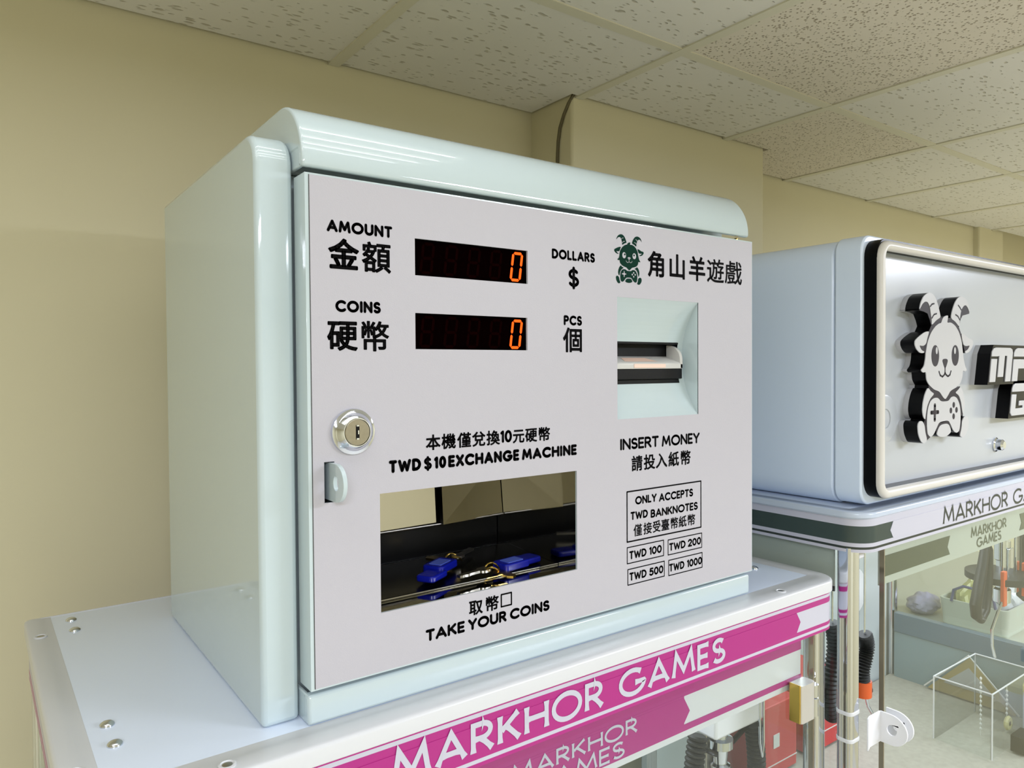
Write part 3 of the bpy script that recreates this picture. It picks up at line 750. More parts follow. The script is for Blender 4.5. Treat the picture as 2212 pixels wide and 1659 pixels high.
# two bunches of keys with blue tags lying in the tray
def key_bunch(cx, cy, cz, rz, label):
    t = thing('key_bunch', label, 'keys', (cx, cy, cz), 'key bunches in the coin tray')
    c, s = math.cos(rz), math.sin(rz)
    def P(x, y, z): return (cx + x * c - y * s, cy + x * s + y * c, cz + z)
    def pr(mb, poly, z0, z1):
        mb.prism([P(p[0], p[1], 0)[:2] for p in poly], cz + z0, cz + z1, 'z'); return mb
    pr(MB(), rrect(.006, .034, -.009, .009, .0035), .0012, .0072).build('key_tag', 'blue_tag', t, bevel=.0012)
    pr(MB(), rrect(.012, .029, -.0055, .0055, .001), .0072, .0076).build('tag_window', 'tag_blue', t, smooth=False)
    pr(MB(), rrect(.030, .054, -.003, .013, .0035), .0002, .0050).build('key_tag', 'blue_tag', t, bevel=.0012)
    MB().tube([P(.007 * math.cos(a * math.pi / 10) - .002, .007 * math.sin(a * math.pi / 10), .005 + .0025 * math.sin(a * math.pi / 5)) for a in range(20)], .0007, 8, True).build('key_ring', 'brass', t)
    k = MB(); pr(k, rrect(-.016, -.004, -.005, .005, .0045), .004, .006)
    pr(k, [(-.036, -.002), (-.034, -.003), (-.031, -.0022), (-.028, -.003), (-.025, -.002), (-.016, -.002), (-.016, .002), (-.036, .002)], .004, .006)
    k.build('key', 'steel_brushed', t)
    k = MB(); pr(k, [(-.004, -.004), (.004, -.006), (.002, -.024), (-.003, -.026), (-.006, -.022)], .002, .0038)
    k.build('key', 'brass', t)
    return t
key_bunch(.163, .030, .0650, math.radians(8), 'bunch of keys with bright blue tags at the front right of the coin tray')
key_bunch(.147, .066, .0672, math.radians(-150), 'darker bunch of keys with blue tags further back in the coin tray')

# ---------------------------------------------------------------- claw machines
def lerp_loops(outer, inner, prof):
    """prof: (t towards the inner loop, z)"""
    return [[(a[0] + (b[0] - a[0]) * t, a[1] + (b[1] - a[1]) * t, z) for a, b in zip(outer, inner)] for t, z in prof]

def claw_machine(X0, X1, Y0, Y1, z, theme, label, glass_l, glass_r, band_y, stripes, rim_in):
    """z: top plane. band from stripes[0] down to stripes[-1]"""
    m = thing('claw_machine', label, 'claw machine', ((X0 + X1) / 2, (Y0 + Y1) / 2, FLOOR), 'claw machines')
    # top plate inside a frosted rim
    ix0, ix1, iy0, iy1 = rim_in
    MB().box(ix0 - .002, ix1 + .002, iy0 - .002, iy1 + .002, z - .006, z).build('top_plate', 'plate', m, smooth=False)
    outer = rrect4(X0, X1, Y0, Y1, .028, .004, 8); inner = rrect4(ix0, ix1, iy0, iy1, .003, .001, 8)
    bt = stripes[0]
    prof = [(.10, bt - .002), (0, bt), (0, z - .0020), (.012, z - .0010), (.035, z - .0002), (.07, z + .0003), (.13, z + .0006), (.62, z + .0006), (.645, z + .0003), (.97, z + .0003), (1, z + .0001), (1, z - .006)]
    MB().ring(lerp_loops(outer, inner, prof)).build('top_rim', theme.get('rim', 'rim'), m)
    # printed header band
    ins = .003
    o2 = rrect4(X0 + ins, X1 - ins, band_y, Y1 - .001, .026, .004, 8); i2 = rrect4(X0 + ins + .004, X1 - ins - .004, band_y + .004, Y1 - .005, .022, .002, 8)
    hb = MB(); zs = stripes; mats = theme['mats']
    for k in range(len(zs) - 1):
        hb.cur = theme['side'][k]
        hb.ring([[(p[0], p[1], zs[k]) for p in o2], [(p[0], p[1], zs[k + 1]) for p in o2]])
    hb.cur = 1
    hb.ring([[(p[0], p[1], zs[-1]) for p in o2], [(p[0], p[1], zs[-1]) for p in i2], [(p[0], p[1], zs[0] + .001) for p in i2]])
    band = hb.build('header_band', mats, m)
    # soffit closing the header underneath
    MB().box(X0 + .006, X1 - .006, band_y + .02, Y1 - .006, zs[-1] + .004, zs[-1] + .008).build('header_soffit', 'white', m, smooth=False)
    # base, floor, back
    MB().box(X0 + .003, X1 - .003, Y0 + .01, Y1 - .003, FLOOR, z - .72).build('base_cabinet', theme['base'], m, bevel=.004)
    zg0 = z - .72
    MB().box(X0 + .02, X1 - .02, Y0 + .025, Y1 - .02, z - .478, z - .452).build('prize_floor', 'plush', m, smooth=False)
    MB().box(X0 + .03, X1 - .03, Y1 - .016, Y1 - .010, zg0, zs[-1] + .004).build('back_panel', 'back', m, smooth=False)
    for px, py in ((X0 + .004, Y0 + .016), (X1 - .024, Y0 + .016), (X0 + .004, Y1 - .026), (X1 - .024, Y1 - .026)):
        MB().prism(rrect(px, px + .020, py, py + .018, .005, 5), zg0, zs[-1] + .004, 'z').build('corner_post', 'chrome', m)
    gy = band_y + .013
    MB().box(glass_l, glass_r, gy, gy + .005, zg0, zs[-1] + .006).build('front_glass', 'glass', m, smooth=False)
    for gx_ in (glass_l, glass_r):
        MB().box(gx_ - .0008, gx_ + .0008, gy - .0002, gy + .0052, zg0, zs[-1] + .004).build('glass_edge', 'glass_edge', m, smooth=False)
    for gx_ in (X0 + .008, X1 - .012):
        MB().box(gx_, gx_ + .004, Y0 + .036, Y1 - .028, zg0, zs[-1] + .004).build('side_glass', 'glass', m, smooth=False)
    return m, band

# ---- the machine under the change machine, pink print
zl = [-.0112, -.0135, -.0165, -.0222, -.0425, -.0462, -.0490, -.0518]
pink = dict(mats=['pink', 'white_print'], side=[0, 1, 0, 1, 0, 1, 0], base='white')
PM, pband = claw_machine(-.1355, .585, -.024, .3545, 0.0, pink, 'glass claw machine with magenta pink header carrying the coin change machine', -.042, .5535, -.022, zl, (-.115, .5634, .004, .352))
d = MB(); YB = -.0224
d.prism([(-.055, -.0222), (.5015, -.0222), (.5082, -.0325), (.5015, -.0425), (-.055, -.0425), (-.0617, -.0325)], YB, YB + .0006, 'y')
d.build('pink_panel', 'pink', pband, smooth=False)
l = MB(); latin(l, 'MARKHOR', .0452, .2332, -.0427, -.0193, .0020, YB - .0003, serif=True, gap=.0030)
latin(l, 'GAMES', .2500, .3866, -.0427, -.0193, .0020, YB - .0003, serif=True, gap=.0030)
o = l.build('lettering', 'white_print', pband, smooth=False, recalc=False); o['label'] = 'large white capitals on pink'
# second banner just behind the glass
yb = .0000
b = MB(); bx0_, bx1_ = -.100, .5435
b.cur = 0; b.box(bx0_, bx1_, yb, yb + .002, -.114, -.050)
ban = b.build('inner_banner', ['rim'], PM, smooth=False)
b = MB(); b.box(bx0_, bx1_, yb - .0006, yb, -.0752, -.060).box(bx0_, bx1_, yb - .0006, yb, -.1078, -.1020).build('banner_stripe', 'pink', ban, smooth=False)
b = MB(); b.prism([(.095, -.0766), (.3548, -.0766), (.3630, -.0905), (.3548, -.1006), (.095, -.1006), (.087, -.0905)], yb - .0008, yb, 'y')
b.cur = 0; b.box(.09, .3552, yb - .0007, yb, -.0770, -.0745).box(.09, .3552, yb - .0007, yb, -.1025, -.1000)
b.build('pink_panel', 'pink', ban, smooth=False)
l = MB(); latin(l, 'MARKHOR', .1565, .2936, -.0897, -.0758, .0011, yb - .0011, serif=True, gap=.0022)
latin(l, 'GAMES', .1725, .2778, -.1058, -.0916, .0011, yb - .0011, serif=True, gap=.0022)
o = l.build('lettering', 'white_print', ban, smooth=False, recalc=False); o['label'] = 'small white capitals on the inner pink banner'
# screws on the top plate and the rim
for bx, by in ((-.1004, .331), (-.1006, .2985), (-.1032, .0850), (-.1030, .0540), (.5408, .0560)):
    MB().lathe([(.0046, 0), (.0046, .0008), (.0042, .0016), (.0028, .0026), (.0010, .0031), (.0002, .0031)], (bx, by, -.0001), 'z', 24).build('bolt', 'chrome', PM)
for bx, by in ((-.1262, .2965), (-.1264, .0315), (-.0545, -.0128), (.4880, -.0128)):
    h = MB().lathe([(.0052, .0002), (.0052, .0012), (.0040, .0015), (.0036, .0009)], (bx, by, .0002), 'z', 22).build('rim_screw_seat', 'rim', PM)
    MB().lathe([(.0030, 0), (.0030, .0009), (.0016, .0013), (.0003, .0013)], (bx, by, .0003), 'z', 20).build('rim_screw', 'steel_brushed', h)
# door hinge at the right of the front glass
hg = MB().prism(rrect(.5165, .5425, -.0185, -.004, .004, 5), -.1430, -.1035, 'z').build('door_hinge', 'silver', PM)
MB().box(.5150, .5172, -.0175, -.005, -.1425, -.1025).build('hinge_brass_edge', 'brass', hg, bevel=.0006)
MB().lathe([(.0050, 0), (.0050, .013)], (.5490, -.0120, -.1235), 'z', 18).lathe([(.0050, 0), (.0050, .019)], (.5490, -.0120, -.1440), 'z', 18).build('hinge_knuckle', 'chrome', hg)
MB().box(.552, .566, -.0065, -.0045, -.146, -.108).build('hinge_leaf', 'steel_brushed', hg, bevel=.0005)

# ---- its neighbour, dark green print
zr = [.0655, .0640, .0558, .0374, .0332, .0306, .0272]
dark = dict(mats=['dark_line', 'white_print', 'dark_green'], side=[0, 1, 2, 1, 0, 1], base='white', rim='rim_shade_tint')
DM, dband = claw_machine(.5875, 1.3075, -.0460, .292, 0.0708, dark, 'glass claw machine with dark green and white header standing on the right', .6610, 1.262, -.0435, zr, (.609, 1.286, -.018, .290))
d = MB(); YB = -.0440
xm = .9507
d.prism([(.6541, .0560), (1.2473, .0560), (1.2540, .0465), (1.2473, .0372), (.6541, .0372), (.6474, .0465)], YB, YB + .0006, 'y')
d.build('white_panel', 'white_print', dband, smooth=False)
l = MB(); latin(l, 'MARKHOR', .7740, .9670, .0352, .0567, .0015, YB - .0003, serif=True, gap=.0028)
latin(l, 'GAMES', .9850, 1.1275, .0352, .0567, .0015, YB - .0003, serif=True, gap=.0028)
o = l.build('lettering', 'dark_line', dband, smooth=False, recalc=False); o['label'] = 'black capitals on the white header'
yb = -.0245
b = MB().box(.662, 1.258, yb, yb + .002, -.0226, .0300); ban = b.build('inner_banner', 'pale_green', DM, smooth=False)
MB().prism([(.6625, .0100), (.8385, .0100), (.8315, -.0035), (.8385, -.0140), (.6625, -.0140)], yb - .0006, yb, 'y').build('green_panel', 'band_green', ban, smooth=False)
b = MB(); b.prism([(1.2575, .0100), (1.0640, .0100), (1.0710, -.0035), (1.0640, -.0140), (1.2575, -.0140)], yb - .0006, yb, 'y')
b.build('green_panel', 'band_green', ban, smooth=False)
l = MB(); latin(l, 'MARKHOR', .9010, 1.0165, -.0030, .0112, .0011, yb - .0005, serif=True, gap=.0018)
latin(l, 'GAMES', .9190, .9990, -.0182, -.0045, .0011, yb - .0005, serif=True, gap=.0018)
o = l.build('lettering', 'band_green', ban, smooth=False, recalc=False); o['label'] = 'small dark capitals on the inner banner'
MB().box(.6010, .6028, -.005, .262, -.0165, .0300).build('side_banner', 'pale_green', DM, smooth=False)
MB().box(.6008, .6030, -.005, .262, -.0225, -.0168).build('side_banner_rail', 'dark_line', DM, smooth=False)
MB().box(.6140, .6380, -.020, -.006, .0120, .0300).build('corner_bracket', 'white', DM, bevel=.002)
sb = MB().box(1.280, 1.2925, -.006, .262, -.3860, -.2560).build('side_beam', 'bluegrey', DM, smooth=False)
MB().box(1.2775, 1.294, -.006, .262, -.2920, -.2550).build('beam_cap', 'bluegrey_dark', sb, bevel=.001)
MB().prism(ellipse(1.146, -.191, .039, .043), .268, .2755, 'y').build('round_disc', 'rim', DM, bevel=.001)
for zz_ in (-.1505, -.1805):
    MB().prism(rrect(.5907, .6123, -.0308, -.0112, .006, 6), zz_ - .0022, zz_ + .0022, 'z').build('post_clip', 'rim', DM, bevel=.0008)
# padlock bracket at the edge of the front glass
pb = MB().prism([(.6200, -.1610), (.6240, -.1590), (.6470, -.1590), (.6470, -.1935), (.6240, -.1935), (.6200, -.1970)], -.0345, -.0325, 'y').build('lock_bracket', 'white', DM, bevel=.0005)
def bracket_tab(x, dy):
    pr = [(-.0335 + dy, -.1590)] + [(-.0455 + dy - .0185 * math.sin(math.radians(a)), -.1762 + .0172 * math.cos(math.radians(a))) for a in range(0, 181, 12)] + [(-.0335 + dy, -.1934)]
    ho = [(-.0470 + dy + .0055 * math.cos(2 * math.pi * k / 20), -.1762 + .0058 * math.sin(2 * math.pi * k / 20)) for k in range(20)]
    tri = tessellate_polygon([[Vector((p[0], p[1], 0)) for p in pr], [Vector((p[0], p[1], 0)) for p in ho]])
    al = pr + ho; N = len(al); n = len(pr)
    vs = [(x, p[0], p[1]) for p in al] + [(x + .002, p[0], p[1]) for p in al]
    fs = [tuple(t) for t in tri] + [tuple(i + N for i in reversed(t)) for t in tri] + [(i, (i + 1) % n, N + (i + 1) % n, N + i) for i in range(n)]
    fs += [(n + i, n + (i + 1) % 20, N + n + (i + 1) % 20, N + n + i) for i in range(20)]
    return MB().add(vs, fs)
bracket_tab(.6460, 0).build('bracket_tab', 'white', pb, bevel=.0003)
bracket_tab(.6600, 0).build('bracket_tab', 'white', pb, bevel=.0003)
MB().lathe([(.0040, 0), (.0040, .003), (.0012, .0045)], (.6640, -.0475, -.1762), 'x', 18).build('bracket_bolt', 'chrome', pb)

# ---------------------------------------------------------------- lit sign box on the green machine
SB = thing('sign_box', 'pale blue white box sign with raised goat figure above the green edged header', 'sign', (.95, .08, .0712))
sx0, sx1, sz0, sz1 = .6162, 1.285, .0712, .3732
MB().prism(rrect(sx0 + .0015, sx1 - .0015, sz0, sz1 - .001, .024, 8), .0060, .19, 'y').build('body', 'lightbox', SB, bevel=.003)
MB().prism(rrect(sx0, sx1, sz0 + .003, sz1, .018, 7), -.0273, .0045, 'y').build('front_sleeve', 'lightbox', SB, bevel=.002)
def rr_ring(a, b, c, d, r, t, y0, y1):
    o, i = rrect(a, b, c, d, r, 8), rrect(a + t, b - t, c + t, d - t, max(r - t, .002), 8)
    return MB().ring([[(p[0], y0, p[1]) for p in o], [(p[0], y1, p[1]) for p in o], [(p[0], y1, p[1]) for p in i], [(p[0], y0, p[1]) for p in i]], True)
rr_ring(.6208, 1.2804, .0826, .3678, .020, .011, -.0415, -.0270).build('black_rim', 'black_gloss', SB)
loop = [(p[0], -.0420, p[1]) for p in rrect(.6262, 1.2750, .0880, .3602, .0145, 8)]
MB().tube(loop, .0056, 12, True).build('light_tube', 'cream_tube', SB)
MB().prism(rrect(.629, 1.272, .091, .3555, .01, 5), -.0285, -.0268, 'y').build('sign_panel', 'panel', SB, smooth=False)
bg = (.6855, .1385, .1530, .1745)
YP = -.0284
def emp(q): return em(*q, *bg)
cl = MB(); bk = MB(); gr = MB(); wh = MB()
polys = [chaikin([emp(q) for q in v], 2) for v in EMB.values()]
fills = [[emp(q) for q in v] for v in EMF]
for p in polys + fills:
    cl.prism(p, -.0345, YP, 'y'); bk.prism(p, -.0500, -.0345, 'y')
clo = cl.build('clear_backing', 'face_white', SB, smooth=False)
bko = bk.build('goat_figure', 'black_gloss', SB, smooth=False); bko['label'] = 'black goat figure with white face holding a controller'
for p in fills: gr.prism(p, -.0504, -.0500, 'y')
gr.build('figure_outline', 'face_grey', bko, smooth=False)
for k, p in enumerate(polys): wh.prism(p, -.0509, -.0500, 'y')
wh.build('figure_face', 'face_white', bko, smooth=False)
yy = -.0511
for c, g_ in zip(EMD['eye'], EMD['pupil']):
    p = emp(c[:2]); ey = MB().flat(ellipse(p[0], p[1], .0095, .0125, 24), yy).build('figure_eye', 'face_grey', bko, smooth=False, recalc=False)
    p = emp(g_[:2]); MB().flat(ellipse(p[0], p[1] + .003, .0026, .0042, 14), yy - .0002).build('eye_glint', 'face_white', bko, smooth=False, recalc=False)
for c in EMD['button']:
    p = emp(c[:2]); MB().flat(ellipse(p[0], p[1], .0032, .0036, 14), yy).build('controller_button', 'face_grey', bko, smooth=False, recalc=False)
fd = MB()
p = emp((.494, .53)); fd.flat(chaikin([(p[0] - .0075, p[1] + .0035), (p[0] - .004, p[1] + .0055), (p[0] + .004, p[1] + .0055), (p[0] + .0075, p[1] + .0035), (p[0] + .002, p[1] - .005), (p[0] - .002, p[1] - .005)], 2), yy)
for l in EMS['mouth']: stroke(fd, [emp(q) for q in l], .0011, yy)
dp = MB()
for l in EMS['ridge']:
    rg = MB(); stroke(rg, [emp(q) for q in l], .0009, yy); rg.build('horn_ridge', 'face_grey', bko, smooth=False, recalc=False)
for k, l in enumerate(EMS['dpad']): stroke(dp, [emp(q) for q in l], .0023, yy - .0001 * k)
dp.build('controller_cross', 'face_grey', bko, smooth=False, recalc=False)
fd.build('nose_and_mouth', 'face_grey', bko, smooth=False, recalc=False)

# raised block letters
def letter(u0, z0, z1, w, shapes, sh=.012):
    """shapes in a unit cell, sheared to the right"""
    def P(u, v): return (u0 + u * w + sh * (v - .0) * (z1 - z0) / .057, z0 + v * (z1 - z0))
    return [[P(*q) for q in s] for s in shapes]
def cap(l): return [(0, .74), (0, .86), (.05, .95), (.16, 1), (.84, 1), (.95, .95), (1, .86), (1, 0), (.76, 0), (.76, .74)] if l else [(0, .74), (0, .86), (.05, .95), (.16, 1), (.84, 1), (.95, .95), (1, .86), (1, .74)]
LM = [[(0, .74), (0, .88), (.06, .97), (.18, 1), (.86, 1), (.96, .96), (1, .86), (1, 0), (.74, 0), (.74, .76), (.62, .76), (.62, .14), (.36, .14), (.36, .76), (.3, .74)], [(0, 0), (.27, 0), (.27, .67), (0, .67)]]
LA = [cap(0), [(0, 0), (.27, 0), (.27, .38), (.73, .38), (.73, 0), (1, 0), (1, .66), (0, .66)]]
LR = [cap(0), [(0, 0), (.27, 0), (.27, .25), (.45, .25), (.7, 0), (1, 0), (.75, .3), (1, .36), (1, .66), (0, .66)]]
LG = [cap(0), [(.1, 0), (.9, 0), (1, .1), (1, .45), (.48, .45), (.48, .3), (.72, .3), (.72, .22), (.28, .22), (.28, .66), (0, .66), (0, .1)]]
LE = [cap(0), [(.08, 0), (1, 0), (1, .2), (.28, .2), (.28, .3), (.9, .3), (.9, .5), (.28, .5), (.28, .66), (0, .66), (0, .1)]]
LS = [cap(0), [(0, 0), (.9, 0), (1, .1), (1, .5), (.28, .56), (.28, .66), (0, .66), (0, .4), (.72, .3), (.72, .2), (0, .2)]]
LK = [[(0, 0), (.27, 0), (.27, .4), (.7, 0), (1, 0), (.55, .5), (1, 1), (.7, 1), (.27, .6), (.27, 1), (0, 1)]]
LH = [[(0, 0), (.27, 0), (.27, .42), (.73, .42), (.73, 0), (1, 0), (1, 1), (.73, 1), (.73, .62), (.27, .62), (.27, 1), (0, 1)]]
LO = [cap(0), [(.1, 0), (.9, 0), (1, .1), (1, .66), (.72, .66), (.72, .2), (.28, .2), (.28, .66), (0, .66), (0, .1)]]
words = [([LM, LA, LR, LK, LH, LO, LR], .8862, .2070 - .0005, .2515, .0665, .0115), ([LG, LA, LM, LE, LS], .9525, .1600, .2035, .0560, .0115)]
blk = MB(); lt = MB(); clr = MB()
for ls, x, z0, z1, w, sh in words:
    n = len(ls); pitch = .0715 if n == 7 else .0600
    n_fit = [k for k in range(n) if x + k * pitch + w + sh < 1.266]
    for k in n_fit:
        for s in letter(x + k * pitch, z0, z1, w, ls[k], sh): lt.prism(s, -.0512, -.0495, 'y')
    e = .0035; xe = x + max(n_fit) * pitch + w
    back = [(x - e, z0 - e), (xe + e, z0 - e), (xe + e + sh, z1 + e), (x + .006 + sh * .8, z1 + e), (x - e + sh * .8, z1 - .008)]
    blk.prism(back, -.0500, -.0345, 'y'); clr.prism(back, -.0345, YP, 'y')
bl = blk.build('letter_block', 'black_gloss', SB, smooth=False)
lt.build('raised_lettering', 'face_white', bl, bevel=.0004)
clr.build('letter_backing', 'face_white', SB, smooth=False)
MB().lathe([(.0095, 0), (.0098, -.0015), (.0080, -.0030), (.0074, -.0090), (.0050, -.0115), (.0010, -.0118)], (.9664, -.0284, .1190), 'y', 28).build('lock_knob', 'chrome', SB)
MB().lathe([(.0270, 0), (.0270, -.0030), (.0255, -.0036), (.0110, -.0036), (.0105, -.0024), (.0010, -.0024)], (.6600, -.0284, .1690), 'y', 36).build('clear_disc', 'panel', SB)

# ---------------------------------------------------------------- things inside and behind the glass
def claw(cx, cy, zt, label, arms, length, carriage=None, plates=False):
    """arms: (x, y) of each ribbed sleeve, hanging from the hub at (cx, cy)"""
    t = thing('crane_claw', label, 'claw', (cx, cy, zt), 'crane claws')
    if carriage:
        x0, x1, y0, y1, z0 = carriage
        MB().box(x0, x1, y0, y1, z0, zt).build('claw_carriage', 'white', t, bevel=.003)
        MB().prism(ellipse((x0 + x1) / 2 + .004, z0 + .036, .011, .010), y0 - .0008, y0, 'y').build('carriage_badge', 'red', t, smooth=False)
        zz_ = z0
    else: zz_ = zt
    MB().lathe([(.008, 0), (.008, -.012), (.014, -.013), (.014, -.022), (.009, -.024), (.0075, -.040), (.011, -.042), (.011, -.050), (.006, -.054), (.006, -.085)], (cx, cy, zz_), 'z', 20).build('claw_motor', 'chrome', t)
    MB().box(cx - .016, cx + .016, cy + .006, cy + .012, zz_ - .07, zz_).build('claw_plate', 'steel_brushed', t, bevel=.001)
    if plates:
        for a, b, c0, c1 in ((-.030, -.018, -.160, -.045), (.022, .034, -.165, -.050), (-.008, .010, -.150, -.090)):
            MB().box(cx + a, cx + b, cy - .014, cy - .011, zz_ + c0, zz_ + c1).build('claw_plate', 'chrome', t, bevel=.0008)
        MB().lathe([(.046, -.005), (.050, -.005), (.050, .005), (.046, .005)], (cx, cy, zz_ - .136), 'z', 30).build('claw_belt', 'rubber', t)
        MB().lathe([(.0115, 0), (.0115, -.030), (.0090, -.032), (.0090, -.075), (.0125, -.078), (.0125, -.098), (.004, -.104)], (cx + .004, cy, zz_ - .080), 'z', 20).build('claw_motor', 'chrome', t)
        for sd in (-1, 1):
            X = lambda v: cx + sd * v
            lp = [(X(.068), cy - .004, zz_ - .070), (X(.080), cy - .004, zz_ - .105), (X(.095), cy - .004, zz_ - .140), (X(.104), cy - .004, zz_ - .162), (X(.101), cy - .004, zz_ - .178), (X(.086), cy - .004, zz_ - .187),
                  (X(.068), cy - .004, zz_ - .178), (X(.060), cy - .004, zz_ - .155), (X(.056), cy - .004, zz_ - .120), (X(.056), cy - .004, zz_ - .085)]
            h = MB().tube(lp, [.0060, .0072, .0080, .0082, .0078, .0070, .0062, .0060, .0056, .0054], 14, True).build('claw_handle', 'rubber', t)
            MB().box(min(X(.036), X(.047)), max(X(.036), X(.047)), cy - .022, cy - .016, zz_ - .172, zz_ - .118).build('handle_clip', 'orange', h, bevel=.001)
            MB().tube([(X(.046), cy - .018, zz_ - .166), (X(.060), cy - .018, zz_ - .178), (X(.082), cy - .018, zz_ - .200), (X(.080), cy - .018, zz_ - .225), (X(.070), cy - .018, zz_ - .245)], .0022, 8).build('claw_prong', 'chrome', h)
            MB().tube([(cx, cy, zz_ - .050), (X(.066), cy - .004, zz_ - .072)], .0030, 8).build('claw_link', 'black', h)
    for ax, ay in arms:
        d = Vector((ax - cx, ay - cy, 0)); dn = d.normalized()
        pts = []; rs = []; N = 72
        for q in range(N + 1):
            f = q / N
            o = d + dn * (.010 * math.sin(math.pi * f))
            pts.append((cx + o.x, cy + o.y, zz_ + .004 - f * length)); rs.append(.0105 if q % 3 else .0084)
        arm = MB().tube(pts, rs, 14).build('claw_arm_sleeve', 'rubber', t)
        e = Vector(pts[-1])
        MB().tube([e, e + Vector((-dn.x * .004, -dn.y * .004, -.022))], .0072, 10).build('claw_arm_tip', 'orange', arm)
        MB().tube([e + Vector((-dn.x * a, -dn.y * a, -b)) for a, b in ((.004, .020), (.014, .040), (.026, .050))], .0022, 8).build('claw_prong', 'chrome', arm)
        MB().tube([(cx + dn.x * .006, cy + dn.y * .006, zz_ - .030), (ax, ay, zz_ - .008)], .0028, 8).build('claw_link', 'black', arm)
    return t
claw(.485, .060, -.0545, 'ribbed black claw with white carriage hanging behind the pink machine glass', [(.443, .056), (.534, .056), (.545, .112)], .13, (.453, .535, .040, .100, -.165))
claw(1.150, .030, .0280, 'chrome and black claw with orange tips hanging behind the green machine glass', [], .165, None, True)

# bent rod by the first claw
tag(MB().tube([(.5355, .040, -.052), (.5355, .040, -.190), (.5330, .040, -.206), (.5290, .040, -.190), (.5270, .040, -.120), (.5270, .040, -.052)], .0014, 8).build('bent_rod', 'chrome'),
    'thin bent metal rod hanging beside the ribbed black claw', 'rod')
# red cartons on the plush floor of the green machine
def carton(x0, x1, y0, y1, z1, label):
    z0 = -.3778
    t = thing('red_carton', label, 'carton', ((x0 + x1) / 2, (y0 + y1) / 2, z0), 'red cartons in the right claw machine')
    MB().box(x0, x1, y0, y1, z0, z1).build('carton_body', 'red', t, bevel=.0015)
    MB().box(x0 + .030, x0 + .045, y0 - .0008, y0, z1 - .065, z1 - .045).build('carton_label', 'bezel', t, smooth=False)
    MB().box(x0, x1, y0 - .0006, y0 + .001, z1 - .090, z1 - .0885).build('carton_line', 'bezel', t, smooth=False)
carton(.745, .835, .190, .262, -.272, 'red carton on the plush floor seen left of the chrome post')
carton(.870, .960, .190, .262, -.262, 'red carton on the plush floor seen behind the chrome post')
# mirror reflections of claw arms, built as solid pieces in the right machine
for cx, cy, z0, z1, lb in ((.760, .045, -.196, -.120, 'mirror reflection of a black claw handle with orange end, built solid beside the glass edge'), (.6920, .050, -.215, -.092, 'mirror reflection of a ribbed black claw arm, built solid right of the pink header end')):
    t = thing('claw_reflection', lb, 'reflection', (cx, cy, .027), 'claw arm reflections')
    MB().tube([(cx, cy, .030), (cx, cy, z1 + .002)], .0014, 8).build('reflected_wire', 'chrome', t)
    pts = [(cx + .006 * math.sin(q * .14) , cy, z1 - (z1 - z0) * q / 48) for q in range(49)]
    MB().tube(pts, [.0100 if q % 2 else .0078 for q in range(49)], 14).build('reflected_sleeve', 'rubber', t)
    if cx > .72:
        MB().tube([(cx - .004, cy, z0 + .016), (cx - .004, cy, z0 - .004)], .0112, 12).build('reflected_tip', 'orange', t)
        MB().tube([(cx, cy, z0), (cx + .006, cy, z0 - .012), (cx + .010, cy, z0 - .022), (cx + .018, cy - .002, z0 - .034), (cx + .022, cy - .004, z0 - .050)], .0018, 8).build('reflected_hook', 'chrome', t)
# acrylic box with hanging bead strings, house shaped tag, little containers
PFZ = -.3778
ax0, ax1, ay0, ay1, az1 = 1.080, 1.235, .015, .100, -.276
ab = MB()
t_ = .0022
for a in ((ax0, ax0 + t_, ay0, ay1), (ax1 - t_, ax1, ay0, ay1), (ax0, ax1, ay0, ay0 + t_), (ax0, ax1, ay1 - t_, ay1)):
    ab.box(*a, PFZ, az1)
bx = thing('acrylic_box', 'clear open acrylic box standing on the plush floor', 'box', ((ax0 + ax1) / 2, .06, PFZ))
ab.build('box_walls', 'acrylic', bx, smooth=False)
e = MB()
for a, b in ((ax0, ay0), (ax0, ay1), (ax1, ay0), (ax1, ay1)): e.tube([(a, b, PFZ), (a, b, az1)], .0012, 8)
e.tube([(ax0, ay0, az1), (ax0, ay1, az1), (ax1, ay1, az1), (ax1, ay0, az1)], .0012, 8, True)
e.build('box_edges', 'rim', bx)
ht = thing('house_tag', 'triangular brown cardboard roof shape leaning on the blue grey beam', 'card', (1.268, .12, PFZ))
MB().prism([(.195, PFZ), (.124, -.300), (.050, PFZ)], 1.2700, 1.2760, 'x').build('tag_board', 'tan', ht, bevel=.0008)
MB().prism([(.166, PFZ + .020), (.124, -.318), (.080, PFZ + .020)], 1.2690, 1.2700, 'x').build('tag_inset', 'grey_card', ht, smooth=False)
MB().tube([(1.2692, .200, PFZ + .002), (1.2692, .124, -.295), (1.2692, .044, PFZ + .002)], .0016, 6).build('tag_piping', 'bezel', ht)
for sx, sy, z0, z1, lb in ((1.150, .058, -.366, -.280, 'left string of small white beads inside the acrylic box'), (1.205, .040, -.365, -.305, 'right string of small white beads inside the acrylic box')):
    mb = MB(); q = z0
    while q < z1:
        mb.lathe([(.0004, -.0022), (.0018, -.0012), (.0018, .0012), (.0004, .0022)], (sx, sy, q), 'z', 8); q += .0075
    t = thing('bead_string', lb, 'bead string', (sx, sy, z0), 'bead strings')
    MB().tube([(sx, sy, z0 - .0115), (sx, sy, z1)], .0005, 6).build('string', 'bezel', t)
    o = mb.build('beads', 'bezel', t); o['kind'] = 'stuff'
tag(MB().lathe([(.010, -.003), (.012, 0), (.010, .003), (.004, .003), (.003, 0), (.004, -.003)], (1.205, .038, -.3655), 'y', 22).build('ring_charm', 'yellow'), 'round cream ring charm below the right bead string', 'charm')
gb = thing('slatted_box', 'small black slatted box beside the acrylic box corner', 'box', (1.16, .0, PFZ))
MB().box(1.135, 1.175, -.012, .010, PFZ, -.352).build('box_body', 'black', gb, bevel=.001)
